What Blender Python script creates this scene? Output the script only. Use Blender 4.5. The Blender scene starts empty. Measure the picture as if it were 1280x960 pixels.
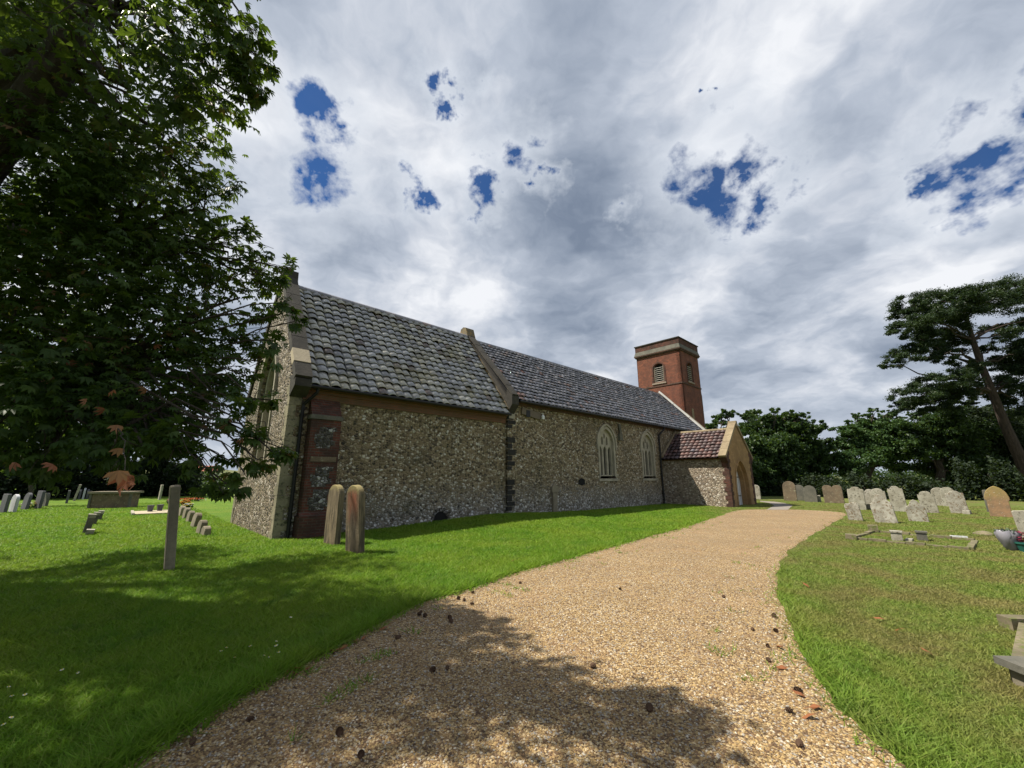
import bpy, math, random
import numpy as np
from mathutils import Vector, Matrix
from mathutils.geometry import tessellate_polygon
R = math.radians
S = bpy.context.scene
random.seed(11); rng = np.random.default_rng(5)

# ------------------------------------------------------------------ camera
F = 503.0; PITCH = math.atan(117/F); EYE = 1.6
cd = bpy.data.cameras.new('camera'); cam = bpy.data.objects.new('camera', cd)
S.collection.objects.link(cam); S.camera = cam
cam.location = (0, 0, EYE); cam.rotation_euler = (R(90)+PITCH, 0, 0)
cd.sensor_width = 36; cd.lens = F/1280*36; cd.clip_start = .1; cd.clip_end = 3000

# ------------------------------------------------------------------ church axes: u west along the nave, v south across it
AZ = R(46.7); D1 = np.array([math.sin(AZ), math.cos(AZ)]); D2 = np.array([-math.cos(AZ), math.sin(AZ)])
CX, CY = -6.3147, 11.263
def uv2w(u, v): return (CX+D1[0]*u+D2[0]*v, CY+D1[1]*u+D2[1]*v)

# ------------------------------------------------------------------ sun and sky
sun_vec = Vector((-D1[0]*.48+D2[0]*.45, -D1[1]*.48+D2[1]*.45, 1)).normalized()
elev = math.asin(sun_vec.z); azim = math.atan2(sun_vec.x, sun_vec.y)
sd = bpy.data.lights.new('sun', 'SUN'); sd.energy = 5.0; sd.angle = R(.6); sd.color = (1, .93, .80)
so = bpy.data.objects.new('sun', sd); S.collection.objects.link(so)
so.rotation_euler = (-sun_vec).to_track_quat('-Z', 'Y').to_euler()
S.view_settings.view_transform = 'Standard'; S.view_settings.look = 'None'
S.view_settings.exposure = 0.74; S.view_settings.gamma = 1; S.view_settings.use_curve_mapping = False
S.render.engine = 'CYCLES'; S.cycles.max_bounces = 5; S.cycles.transparent_max_bounces = 4

def ray(px, py):
    x = px-640; y = -(py-480)
    return np.array([x, F*math.cos(PITCH)-y*math.sin(PITCH), F*math.sin(PITCH)+y*math.cos(PITCH)])
def at(px, py, z=0.):
    r = ray(px, py); k = (z-EYE)/r[2]; return (r[0]*k, r[1]*k)
def P(px, py, dist):
    r = ray(px, py); r = r/np.linalg.norm(r); return np.array([0, 0, EYE])+r*dist
def PY(px, py, Y):
    r = ray(px, py); return np.array([0, 0, EYE])+r*(Y/r[1])

class NT:
    def __init__(s, nt): s.nt = nt
    def n(s, typ, ins=None, **kw):
        nd = s.nt.nodes.new(typ)
        for k, v in kw.items(): setattr(nd, k, v)
        for k, v in (ins or {}).items():
            if isinstance(v, bpy.types.NodeSocket): s.nt.links.new(v, nd.inputs[k])
            else: nd.inputs[k].default_value = v
        return nd
    def math(s, op, a, b=0., c=0., clamp=False):
        nd = s.n('ShaderNodeMath', {0: a, 1: b, 2: c}, operation=op); nd.use_clamp = clamp; return nd.outputs[0]
    def vmath(s, op, a, b=(0, 0, 0), out=0):
        nd = s.n('ShaderNodeVectorMath', {0: a, 1: b}, operation=op); return nd.outputs[out]
    def scale(s, a, f):
        nd = s.n('ShaderNodeVectorMath', {0: a, 'Scale': f}, operation='SCALE'); return nd.outputs[0]
    def noise(s, vec, scale, detail=4, rough=.55, dist=0., out='Fac'):
        nd = s.n('ShaderNodeTexNoise', {'Scale': scale, 'Detail': detail, 'Roughness': rough, 'Distortion': dist})
        if vec is not None: s.nt.links.new(vec, nd.inputs['Vector'])
        return nd.outputs[out]
    def ramp(s, fac, stops, interp='LINEAR'):
        nd = s.n('ShaderNodeValToRGB', {0: fac}); cr = nd.color_ramp; cr.interpolation = interp
        while len(cr.elements) > 1: cr.elements.remove(cr.elements[0])
        cr.elements[0].position = stops[0][0]; cr.elements[0].color = col4(stops[0][1])
        for p, c in stops[1:]:
            e = cr.elements.new(p); e.color = col4(c)
        return nd.outputs[0]
    def mix(s, fac, a, b, mode='MIX'):
        nd = s.n('ShaderNodeMix', data_type='RGBA', blend_type=mode)
        for idx, v in ((0, fac), (6, a), (7, b)):
            if isinstance(v, bpy.types.NodeSocket): s.nt.links.new(v, nd.inputs[idx])
            else: nd.inputs[idx].default_value = v if idx == 0 else col4(v)
        return nd.outputs[2]
    def maprange(s, v, a, b, c=0., d=1.):
        return s.n('ShaderNodeMapRange', {0: v, 1: a, 2: b, 3: c, 4: d}).outputs[0]
def col4(c):
    if isinstance(c, (int, float)): return (c, c, c, 1)
    return (c[0], c[1], c[2], 1)

# world: clear sky seen through the gaps of a broken cloud layer
w = bpy.data.worlds.new('World'); S.world = w; w.use_nodes = True
w.node_tree.nodes.clear(); T = NT(w.node_tree)
sky = T.n('ShaderNodeTexSky', sky_type='NISHITA'); sky.sun_disc = False
sky.sun_elevation = elev; sky.sun_rotation = azim; sky.altitude = 20; sky.air_density = .9; sky.dust_density = .15; sky.ozone_density = 2.5
skyc = T.mix(1., sky.outputs[0], (.13, .46, .80), 'MULTIPLY')
bg1 = T.n('ShaderNodeBackground', {0: skyc, 1: .066})
dirv = T.n('ShaderNodeTexCoord').outputs['Generated']
sep = T.n('ShaderNodeSeparateXYZ', {0: dirv})
zz = T.math('ADD', T.math('MAXIMUM', sep.outputs[2], 0.), .30)
pl = T.vmath('DIVIDE', dirv, T.n('ShaderNodeCombineXYZ', {0: zz, 1: zz, 2: zz}).outputs[0])
plo = T.vmath('ADD', pl, (3.1, 1.7, 0))
warp = T.scale(T.vmath('SUBTRACT', T.noise(plo, 2.6, 4, .6, out='Color'), (.5, .5, .5)), .32)
plw = T.vmath('ADD', plo, warp)
n1 = T.noise(plw, 2.7, 14, .60)
so_v = (sun_vec.x*.11, sun_vec.y*.11, 0)
n1b = T.noise(T.vmath('ADD', plw, so_v), 2.5, 5, .45)
n2 = T.noise(T.vmath('ADD', plw, (7, 3, 2)), 6.5, 8, .55)
n3 = T.noise(T.vmath('ADD', plo, (1, 9, 4)), .8, 3, .5)
relief = T.math('SUBTRACT', n1, n1b)
cl = T.math('ADD', T.math('ADD', T.math('MULTIPLY', n1, -.24), T.math('MULTIPLY', relief, .80)), T.math('ADD', T.math('MULTIPLY', n3, .14), T.math('MULTIPLY', n2, .28)))
cl = T.math('ADD', cl, .432)
cloud = T.ramp(cl, [(.28, (.20, .25, .34)), (.37, (.29, .345, .44)), (.45, (.38, .435, .53)), (.53, (.49, .545, .64)), (.61, (.66, .70, .775)), (.71, (.90, .92, .96))])
hw = T.scale(T.vmath('SUBTRACT', T.noise(dirv, 9., 5, .6, out='Color'), (.5, .5, .5)), .26)
hd = T.vmath('ADD', dirv, hw)
mn = None
for (px, py, rp) in [(400, 135, 34), (398, 226, 46), (567, 100, 20), (566, 140, 16), (658, 182, 30), (606, 232, 26), (690, 207, 17), (672, 240, 16),
                     (512, 236, 22), (925, 205, 44), (880, 238, 44), (945, 238, 30), (1195, 226, 50), (1225, 205, 30), (1150, 240, 26), (776, 274, 13), (890, 118, 10),(600,262,15),(1330,150,50),(-80,100,60)]:
    r = ray(px, py); L = np.linalg.norm(r); r = r/L; rad = rp/L*.84
    d = T.n('ShaderNodeVectorMath', {0: hd, 1: tuple(r)}, operation='DISTANCE').outputs['Value']
    d = T.math('MULTIPLY', d, 1/rad)
    mn = d if mn is None else T.math('MINIMUM', mn, d)
hn = T.noise(plw, 5., 10, .62)
mn = T.math('ADD', mn, T.math('MULTIPLY', T.math('SUBTRACT', hn, .5), 3.0))
hole = T.maprange(mn, 1.2, .5, 0., 1.)
hole = T.math('POWER', hole, 1.3)
edge = T.maprange(mn, 2.6, 1.2, 0., .4)
cloud = T.mix(edge, cloud, (.78, .83, .90))
hz = T.maprange(sep.outputs[2], .0, .22, .6, 0.)
cloud = T.mix(hz, cloud, (.52, .58, .67))
bg2 = T.n('ShaderNodeBackground', {0: cloud, 1: .60})
ms = T.n('ShaderNodeMixShader', {0: T.math('MULTIPLY', hole, .95), 1: bg2.outputs[0], 2: bg1.outputs[0]})
T.n('ShaderNodeOutputWorld', {0: ms.outputs[0]})

# ------------------------------------------------------------------ materials
def newmat(name):
    m = bpy.data.materials.new(name); m.use_nodes = True; t = NT(m.node_tree)
    b = m.node_tree.nodes['Principled BSDF']; return m, t, b
def setc(t, b, c, rough=.85, bump=None, bs=.5, bd=.02, spec=.3):
    if isinstance(c, bpy.types.NodeSocket): t.nt.links.new(c, b.inputs['Base Color'])
    else: b.inputs['Base Color'].default_value = col4(c)
    if isinstance(rough, bpy.types.NodeSocket): t.nt.links.new(rough, b.inputs['Roughness'])
    else: b.inputs['Roughness'].default_value = rough
    b.inputs['Specular IOR Level'].default_value = spec
    if bump is not None:
        bn = t.n('ShaderNodeBump', {'Height': bump, 'Strength': bs, 'Distance': bd})
        t.nt.links.new(bn.outputs[0], b.inputs['Normal'])
def obco(t): return t.n('ShaderNodeTexCoord').outputs['Object']
def rnd(t): return t.n('ShaderNodeAttribute', attribute_name='rnd').outputs['Fac']
M = {}

def flint(name, mortar, stops, scale=9., low=False, white=.0):
    m, t, b = newmat(name); co = obco(t)
    wv = t.scale(t.vmath('SUBTRACT', t.noise(co, 6., 3, out='Color'), (.5, .5, .5)), .10)
    c2 = t.vmath('MULTIPLY', t.vmath('ADD', co, wv), (1, 1, 1.35))
    v1 = t.n('ShaderNodeTexVoronoi', {'Vector': c2, 'Scale': scale, 'Randomness': .95})
    ve = t.n('ShaderNodeTexVoronoi', {'Vector': c2, 'Scale': scale, 'Randomness': .95}, feature='DISTANCE_TO_EDGE')
    rc = t.n('ShaderNodeSeparateColor', {0: v1.outputs['Color']})
    big = t.noise(co, .55, 5, .6)
    f = t.math('ADD', rc.outputs[0], t.math('MULTIPLY', t.math('SUBTRACT', big, .5), .55))
    base = t.ramp(f, stops)
    base = t.mix(t.math('MULTIPLY', t.noise(co, 35., 4), .30), base, (.12, .10, .08), 'MIX')
    # flint size changes across the wall: mortar shows more where the wall has been repointed
    th = t.math('MULTIPLY_ADD', t.noise(co, 1.3, 3), .16, .0)
    edge = t.maprange(ve.outputs['Distance'], t.math('MULTIPLY', th, .7), t.math('MULTIPLY', th, 1.7), 1., 0.)
    mo = t.mix(t.noise(co, 3., 5, .65), mortar, tuple(x*.5 for x in mortar))
    c = t.mix(edge, base, mo)
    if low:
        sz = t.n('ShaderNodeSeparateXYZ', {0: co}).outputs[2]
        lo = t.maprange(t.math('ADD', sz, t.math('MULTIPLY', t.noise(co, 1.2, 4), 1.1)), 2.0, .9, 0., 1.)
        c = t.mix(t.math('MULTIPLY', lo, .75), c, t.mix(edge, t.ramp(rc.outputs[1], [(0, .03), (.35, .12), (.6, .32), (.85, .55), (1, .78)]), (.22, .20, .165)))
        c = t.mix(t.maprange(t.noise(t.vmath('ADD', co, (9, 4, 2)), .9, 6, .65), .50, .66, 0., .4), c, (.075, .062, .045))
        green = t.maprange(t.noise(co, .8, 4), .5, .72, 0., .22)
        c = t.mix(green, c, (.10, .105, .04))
    h = t.math('ADD', t.math('MINIMUM', ve.outputs['Distance'], .22), t.math('MULTIPLY', t.noise(co, 40., 3), .05))
    setc(t, b, c, t.ramp(rc.outputs[2], [(0, .45), (1, .95)]), h, 1., .14)
    return m
FL = [(0, (.022, .021, .018)), (.18, (.08, .06, .04)), (.42, (.24, .18, .105)), (.64, (.40, .32, .20)), (.84, (.58, .52, .41)), (1, (.72, .69, .62))]
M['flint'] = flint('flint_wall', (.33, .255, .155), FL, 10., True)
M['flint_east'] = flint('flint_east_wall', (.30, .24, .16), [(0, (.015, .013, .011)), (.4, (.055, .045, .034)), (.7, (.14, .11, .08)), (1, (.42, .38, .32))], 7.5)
M['flint_porch'] = flint('flint_porch_wall', (.33, .27, .2), [(0, (.07, .06, .05)), (.35, (.20, .15, .11)), (.6, (.34, .27, .2)), (.9, (.46, .40, .32)), (1, (.6, .56, .5))], 9.)
M['flint_panel'] = flint('flint_panel', (.13, .11, .09), [(0, .015), (.4, .05), (.7, .16), (1, .45)], 10.)

def brick(name, c1, c2, mortar, bw=.225, rh=.075, patch=None, ms=.01):
    m, t, b = newmat(name); co = obco(t); s = t.n('ShaderNodeSeparateXYZ', {0: co})
    vec = t.n('ShaderNodeCombineXYZ', {0: t.math('ADD', s.outputs[0], s.outputs[1]), 1: s.outputs[2]}).outputs[0]
    bt = t.n('ShaderNodeTexBrick', {'Vector': vec, 'Color1': col4(c1), 'Color2': col4(c2), 'Mortar': col4(mortar), 'Scale': 1., 'Mortar Size': ms, 'Bias': 0., 'Brick Width': bw, 'Row Height': rh})
    bt.offset = .5
    c = t.mix(t.maprange(t.noise(co, 1.9, 7, .75), .38, .60, 0., .85), bt.outputs[0], patch or (.1, .05, .035))
    c = t.mix(t.math('MULTIPLY', t.noise(co, 14., 4), .45), c, tuple(x*.35 for x in c1))
    h = t.math('ADD', t.math('MULTIPLY', bt.outputs['Fac'], -1.), t.math('MULTIPLY', t.noise(co, 30., 4), .5))
    setc(t, b, c, .9, h, .7, .012); return m
M['brick'] = brick('red_brick', (.29, .085, .045), (.16, .055, .034), (.19, .125, .09), patch=(.10, .048, .035))
M['brick_old'] = brick('old_red_brick', (.17, .048, .032), (.08, .032, .024), (.13, .11, .085), patch=(.035, .027, .022))
M['brick_dark'] = brick('dark_brown_brick', (.17, .08, .055), (.10, .055, .04), (.12, .10, .08), patch=(.06, .045, .035))
M['brick_buff'] = brick('buff_brick', (.46, .28, .12), (.36, .21, .09), (.30, .22, .13), patch=(.24, .15, .07), rh=.07)
M['brick_eave'] = brick('eaves_brick', (.24, .10, .06), (.16, .075, .045), (.14, .11, .08), patch=(.12, .085, .05))

def stone(name, c1, c2, sp=None, spf=.62, sc=6., rough=.9, bump=.5):
    m, t, b = newmat(name)
    g = t.n('ShaderNodeNewGeometry')
    oi = t.n('ShaderNodeObjectInfo').outputs['Random']
    co = t.vmath('ADD', obco(t), t.n('ShaderNodeCombineXYZ', {0: t.math('MULTIPLY', oi, 37.), 1: t.math('MULTIPLY', oi, 11.)}).outputs[0])
    c = t.mix(t.maprange(t.noise(co, sc*.35, 5, .6), .35, .65), c1, c2)
    c = t.mix(t.math('MULTIPLY', t.maprange(t.noise(co, sc*4, 5, .65), .35, .7), .5), c, tuple(x*.45 for x in c1))
    if sp: c = t.mix(t.maprange(t.noise(co, sc*1.3, 7, .7), spf, spf+.1), c, sp)
    setc(t, b, c, rough, t.noise(co, sc*3, 8, .65), bump, .02); return m
M['lime'] = stone('limestone_dressing', (.42, .38, .30), (.26, .24, .19), (.12, .11, .08), .6)
M['quoin'] = stone('quoin_stone', (.30, .265, .18), (.17, .155, .10), (.07, .07, .045), .54, 5)
M['pale'] = stone('pale_new_stone', (.46, .39, .28), (.40, .34, .24), None)
M['coping'] = stone('weathered_coping', (.060, .054, .046), (.032, .03, .026), (.13, .12, .085), .60)
M['coping_buff'] = stone('buff_coping', (.30, .24, .15), (.20, .155, .10), (.12, .10, .06), .58)
M['coping_orange'] = stone('lichen_coping', (.20, .16, .10), (.10, .09, .07), (.38, .22, .06), .54)
M['cement'] = stone('cement_fillet', (.34, .28, .22), (.25, .20, .16), (.15, .12, .1), .6)
M['lead'] = stone('white_flashing', (.62, .62, .60), (.50, .50, .48), None)
M['g_white'] = stone('gravestone_pale_lichen', (.40, .38, .32), (.24, .22, .17), (.09, .08, .055), .54, 9)
M['g_speck'] = stone('gravestone_speckled', (.44, .42, .36), (.20, .185, .15), (.13, .085, .04), .52, 12)
M['g_brown'] = stone('gravestone_brown', (.20, .15, .10), (.11, .085, .06), (.26, .24, .16), .56, 6)
M['g_dark'] = stone('gravestone_dark', (.15, .14, .115), (.09, .09, .075), (.25, .25, .2), .6, 7)
M['g_post'] = stone('grey_weathered_stone', (.27, .235, .17), (.16, .14, .10), (.09, .08, .06), .62, 4)
M['g_slate'] = stone('slate_gravestone', (.12, .12, .13), (.09, .09, .10), None)
M['g_marble'] = stone('white_marble', (.60, .61, .62), (.48, .49, .5), None)
M['kerb'] = stone('mossy_kerb_stone', (.24, .20, .13), (.12, .105, .065), (.10, .12, .03), .5, 9)
# the two tall stones beside the chancel
def tallstone(name, red):
    m, t, b = newmat(name); co = obco(t); s = t.n('ShaderNodeSeparateXYZ', {0: co})
    st = t.noise(t.vmath('MULTIPLY', co, (9, 9, 1.1)), 1.6, 6, .6)
    c = t.mix(t.maprange(st, .38, .62), (.24, .185, .115), (.055, .045, .03))
    if red:
        rr = t.math('MULTIPLY', t.maprange(s.outputs[2], .55, .95), t.maprange(t.math('ABSOLUTE', s.outputs[1]), .24, .12))
        c = t.mix(t.math('MULTIPLY', rr, t.maprange(t.noise(t.vmath('MULTIPLY', co, (9, 9, 1.5)), 2.2, 5), .35, .55, .35, .9)), c, (.24, .07, .035))
        dk = t.math('MULTIPLY', t.maprange(t.math('ABSOLUTE', t.math('SUBTRACT', s.outputs[1], -.02)), .15, .04), t.maprange(s.outputs[2], 1.1, .8))
        c = t.mix(t.math('MULTIPLY', dk, .7), c, (.05, .038, .03))
    lich = t.maprange(t.math('ADD', s.outputs[2], t.math('MULTIPLY', t.noise(co, 7., 5), .35)), 1.42, 1.56)
    c = t.mix(lich, c, (.30, .25, .11))
    c = t.mix(t.math('MULTIPLY', t.noise(co, 30., 5, .7), .5), c, (.10, .08, .05))
    setc(t, b, c, .9, t.noise(co, 18., 7, .7), .5, .02); return m
M['g_tall'] = tallstone('tall_gravestone', False); M['g_tallred'] = tallstone('tall_gravestone_red', True)
def bigbrown():
    m, t, b = newmat('brown_lichen_gravestone'); co = obco(t); s = t.n('ShaderNodeSeparateXYZ', {0: co})
    c = t.mix(t.maprange(t.noise(co, 5., 6, .6), .35, .65), (.30, .18, .10), (.19, .13, .08))
    c = t.mix(t.math('MULTIPLY', t.maprange(t.math('ADD', s.outputs[2], t.math('MULTIPLY', t.noise(co, 4., 5), 1.)), 1.05, 1.9), .7), c, (.27, .23, .06))
    c = t.mix(t.maprange(t.noise(co, 22., 3), .66, .72), c, (.5, .47, .4))
    setc(t, b, c, .9, t.noise(co, 18., 7, .7), .5, .02); return m
M['g_big'] = bigbrown()

def tile(name, stops, rough, sp=.5, moss=None):
    m, t, b = newmat(name); co = obco(t)
    c = t.ramp(rnd(t), stops, 'LINEAR')
    if moss: c = t.mix(t.math('MULTIPLY', t.maprange(t.noise(co, .7, 4, .6), .48, .66), moss[1]), c, moss[0])
    c = t.mix(t.math('MULTIPLY', t.maprange(t.noise(co, 25., 5, .7), .4, .65), .35), c, (.05, .045, .035))
    setc(t, b, c, t.maprange(t.noise(co, 9., 4), .3, .7, rough-.08, rough+.14), t.noise(co, 30., 5), .25, .006, spec=sp); return m
M['tile_ch'] = tile('chancel_pantile', [(0, (.17, .17, .19)), (.3, (.29, .295, .32)), (.6, (.38, .385, .40)), (.78, (.40, .37, .29)), (.93, (.50, .49, .45)), (.97, (.10, .065, .05)), (1, (.08, .055, .045))], .25, 1.0, ((.20, .18, .075), .7))
M['tile_na'] = tile('nave_pantile', [(0, (.13, .13, .155)), (.5, (.20, .20, .235)), (.88, (.28, .27, .29)), (.97, (.22, .15, .13)), (1, (.22, .09, .06))], .36, .8)
M['tile_po'] = tile('porch_pantile', [(0, (.045, .028, .032)), (.4, (.075, .042, .042)), (.7, (.11, .055, .05)), (.88, (.14, .065, .055)), (.95, (.08, .07, .09)), (1, (.24, .085, .05))], .5, .35)

def plain(name, c, rough=.6, metal=0., n=.3):
    m, t, b = newmat(name); co = obco(t)
    cc = t.mix(t.math('MULTIPLY', t.noise(co, 9., 5, .65), n), c, tuple(x*.4 for x in c))
    setc(t, b, cc, rough, t.noise(co, 30., 4), .15, .005); b.inputs['Metallic'].default_value = metal; return m
M['black'] = plain('black_iron', (.012, .012, .013), .45)
M['dark'] = plain('void_shade', (.01, .01, .01), .9)  # near-black colour standing for shade in openings and under the tiles
M['timber'] = plain('weathered_timber', (.16, .13, .10), .8)
M['louvre'] = plain('pale_louvre', (.50, .47, .42), .75)
M['door'] = plain('white_painted_door', (.62, .62, .62), .6)
M['white'] = plain('white_plastic', (.75, .76, .78), .4, n=.15)
M['plastic'] = plain('pale_lilac_wrapping', (.24, .235, .27), .3, n=.2)
M['pot'] = plain('green_pot', (.02, .10, .08), .4)
M['red'] = plain('red_petals', (.65, .04, .03), .6); M['orange'] = plain('orange_petals', (.75, .20, .03), .6)
M['pink'] = plain('wine_petals', (.22, .02, .05), .6); M['yellow'] = plain('yellow_petals', (.75, .55, .05), .6)
M['petal'] = plain('daisy_petals', (.8, .8, .78), .6, n=.1)
M['cone'] = plain('pine_cone', (.10, .06, .038), .9); M['deadleaf'] = plain('dead_leaf', (.24, .09, .035), .8)
M['render'] = plain('pale_render', (.55, .50, .45), .9); M['roofred'] = plain('red_roof_tiles', (.36, .12, .08), .8)
m, t, b = newmat('window_glass'); setc(t, b, (.012, .014, .016), .12, t.noise(obco(t), 5., 2), .15, .02, spec=.6); M['glass'] = m
def barkm(name, c1, c2):
    m, t, b = newmat(name); co = obco(t); n = t.noise(t.vmath('MULTIPLY', co, (1, 1, .25)), 9., 7, .7)
    setc(t, b, t.mix(t.maprange(n, .35, .65), c1, c2), .95, n, 1., .06); return m
M['bark'] = barkm('chestnut_bark', (.030, .024, .018), (.075, .062, .05)); M['pinebark'] = barkm('pine_bark', (.025, .019, .016), (.07, .052, .042))

def leafm(name, stops, trans=.35, tc=(.16, .26, .02), rough=.5):
    m, t, b = newmat(name); c = t.ramp(rnd(t), stops)
    setc(t, b, c, rough, spec=.25)
    tr = t.n('ShaderNodeBsdfTranslucent', {0: t.mix(.55, c, tc)})
    mx = t.n('ShaderNodeMixShader', {0: trans, 1: b.outputs[0], 2: tr.outputs[0]})
    t.nt.links.new(mx.outputs[0], t.nt.nodes['Material Output'].inputs[0]); return m
M['leaf'] = leafm('chestnut_leaf', [(0, (.020, .040, .010)), (.45, (.036, .072, .014)), (.86, (.062, .10, .018)), (.985, (.075, .09, .022)), (.992, (.12, .07, .03)), (1, (.16, .08, .045))], .34, (.20, .30, .02))
M['leaf_oak'] = leafm('broad_leaf', [(0, (.014, .032, .012)), (.5, (.026, .054, .017)), (1, (.048, .085, .022))], .25)
M['leaf_pine'] = leafm('pine_needles', [(0, (.010, .022, .010)), (.5, (.018, .036, .014)), (1, (.034, .056, .018))], .12)
M['leaf_bpine'] = leafm('bright_pine_needles', [(0, (.018, .042, .014)), (.5, (.034, .072, .022)), (1, (.065, .12, .032))], .2)
M['leaf_dark'] = leafm('dark_leaf', [(0, (.006, .013, .006)), (.5, (.011, .022, .009)), (1, (.022, .036, .012))], .12, rough=.7)
M['leaf_dead'] = leafm('turning_leaf', [(0, (.20, .075, .04)), (.5, (.30, .12, .06)), (1, (.22, .16, .07))], .3, (.4, .15, .06))

def lawncol(t):
    g = t.n('ShaderNodeNewGeometry'); p = g.outputs['Position']; s = t.n('ShaderNodeSeparateXYZ', {0: p})
    # the right-hand side of the churchyard is drier
    dry = t.maprange(t.math('SUBTRACT', s.outputs[0], t.math('MULTIPLY', s.outputs[1], .42)), .3, 1.9, 0., 1.)
    n = t.noise(p, .9, 6, .62); n2 = t.noise(p, 3.5, 5, .6)
    green = t.mix(t.maprange(n2, .35, .65), (.135, .290, .018), (.205, .350, .028))
    green = t.mix(t.maprange(t.noise(p, .45, 5, .6), .42, .62, 0., .7), green, (.27, .37, .035)); green = t.mix(t.maprange(t.noise(p, 1.4, 6, .65), .56, .66, 0., .6), green, (.09, .20, .03))
    dryc = t.mix(t.maprange(n2, .35, .66), (.18, .27, .045), (.27, .31, .07))
    straw = t.mix(t.maprange(t.noise(p, 1.7, 4), .4, .6), (.31, .25, .10), (.25, .215, .08))
    dryc = t.mix(t.maprange(n, .44, .60, 0., .8), dryc, straw)
    return t.mix(dry, green, dryc), p
m, t, b = newmat('lawn'); c, p = lawncol(t)
c = t.mix(1., c, (.62, .60, .70), 'MULTIPLY'); c = t.mix(t.math('MULTIPLY', t.noise(p, 28., 4, .7), .40), c, (.05, .10, .01))
setc(t, b, c, .9, t.noise(p, 45., 5, .75), 1., .05, spec=.15); M['lawn'] = m
m, t, b = newmat('grass_blade'); c, p = lawncol(t)
c = t.mix(t.maprange(rnd(t), .0, 1., .0, .5), c, t.mix(t.math('GREATER_THAN', rnd(t), .86), (.05, .10, .01), (.26, .25, .08)))
setc(t, b, c, .55, spec=.2); tr = t.n('ShaderNodeBsdfTranslucent', {0: c}); mx = t.n('ShaderNodeMixShader', {0: .45, 1: b.outputs[0], 2: tr.outputs[0]})
t.nt.links.new(mx.outputs[0], t.nt.nodes['Material Output'].inputs[0]); M['blade'] = m
PEB = [(0, (.06, .036, .02)), (.2, (.17, .10, .05)), (.45, (.32, .21, .085)), (.7, (.42, .30, .135)), (.86, (.50, .40, .25)), (.93, (.22, .21, .20)), (1, (.62, .56, .44))]
m, t, b = newmat('gravel_sheet'); p = t.n('ShaderNodeNewGeometry').outputs['Position']
v = t.n('ShaderNodeTexVoronoi', {'Vector': p, 'Scale': 62.}); v2 = t.n('ShaderNodeTexVoronoi', {'Vector': p, 'Scale': 34.})
rc = t.n('ShaderNodeSeparateColor', {0: v.outputs['Color']})
c = t.ramp(rc.outputs[0], PEB)
c = t.mix(t.maprange(v.outputs['Distance'], .35, .75, 0., .55), c, (.10, .065, .04))
c = t.mix(t.maprange(t.noise(p, .7, 6, .65), .42, .66, 0., .5), c, (.17, .115, .065))
c = t.mix(t.maprange(t.noise(p, 2.6, 6, .7), .60, .72, 0., .45), c, (.10, .085, .04))
sx = t.n('ShaderNodeSeparateXYZ', {0: p})
c = t.mix(t.math('MULTIPLY', t.maprange(t.noise(p, 1.3, 5, .6), .5, .7), .5), c, (.30, .19, .10))
h = t.math('ADD', t.math('MULTIPLY', v.outputs['Distance'], -1.), t.math('MULTIPLY', t.noise(p, 5., 4), .6))
setc(t, b, c, .85, h, .9, .014); M['gravel'] = m
m, t, b = newmat('pebble'); c = t.ramp(rnd(t), PEB); c = t.mix(t.math('MULTIPLY', t.noise(obco(t), 90., 3), .3), c, (.12, .08, .05)); setc(t, b, c, .7); M['pebble'] = m
m, t, b = newmat('tarmac_path'); p = obco(t); setc(t, b, t.mix(t.noise(p, 6., 5), (.17, .15, .13), (.25, .22, .19)), .9, t.noise(p, 60., 4), .4, .01); M['tarmac'] = m
m, t, b = newmat('far_fields'); p = obco(t); setc(t, b, t.mix(t.noise(p, .02, 4), (.06, .11, .03), (.16, .13, .06)), .95); M['fields'] = m

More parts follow.
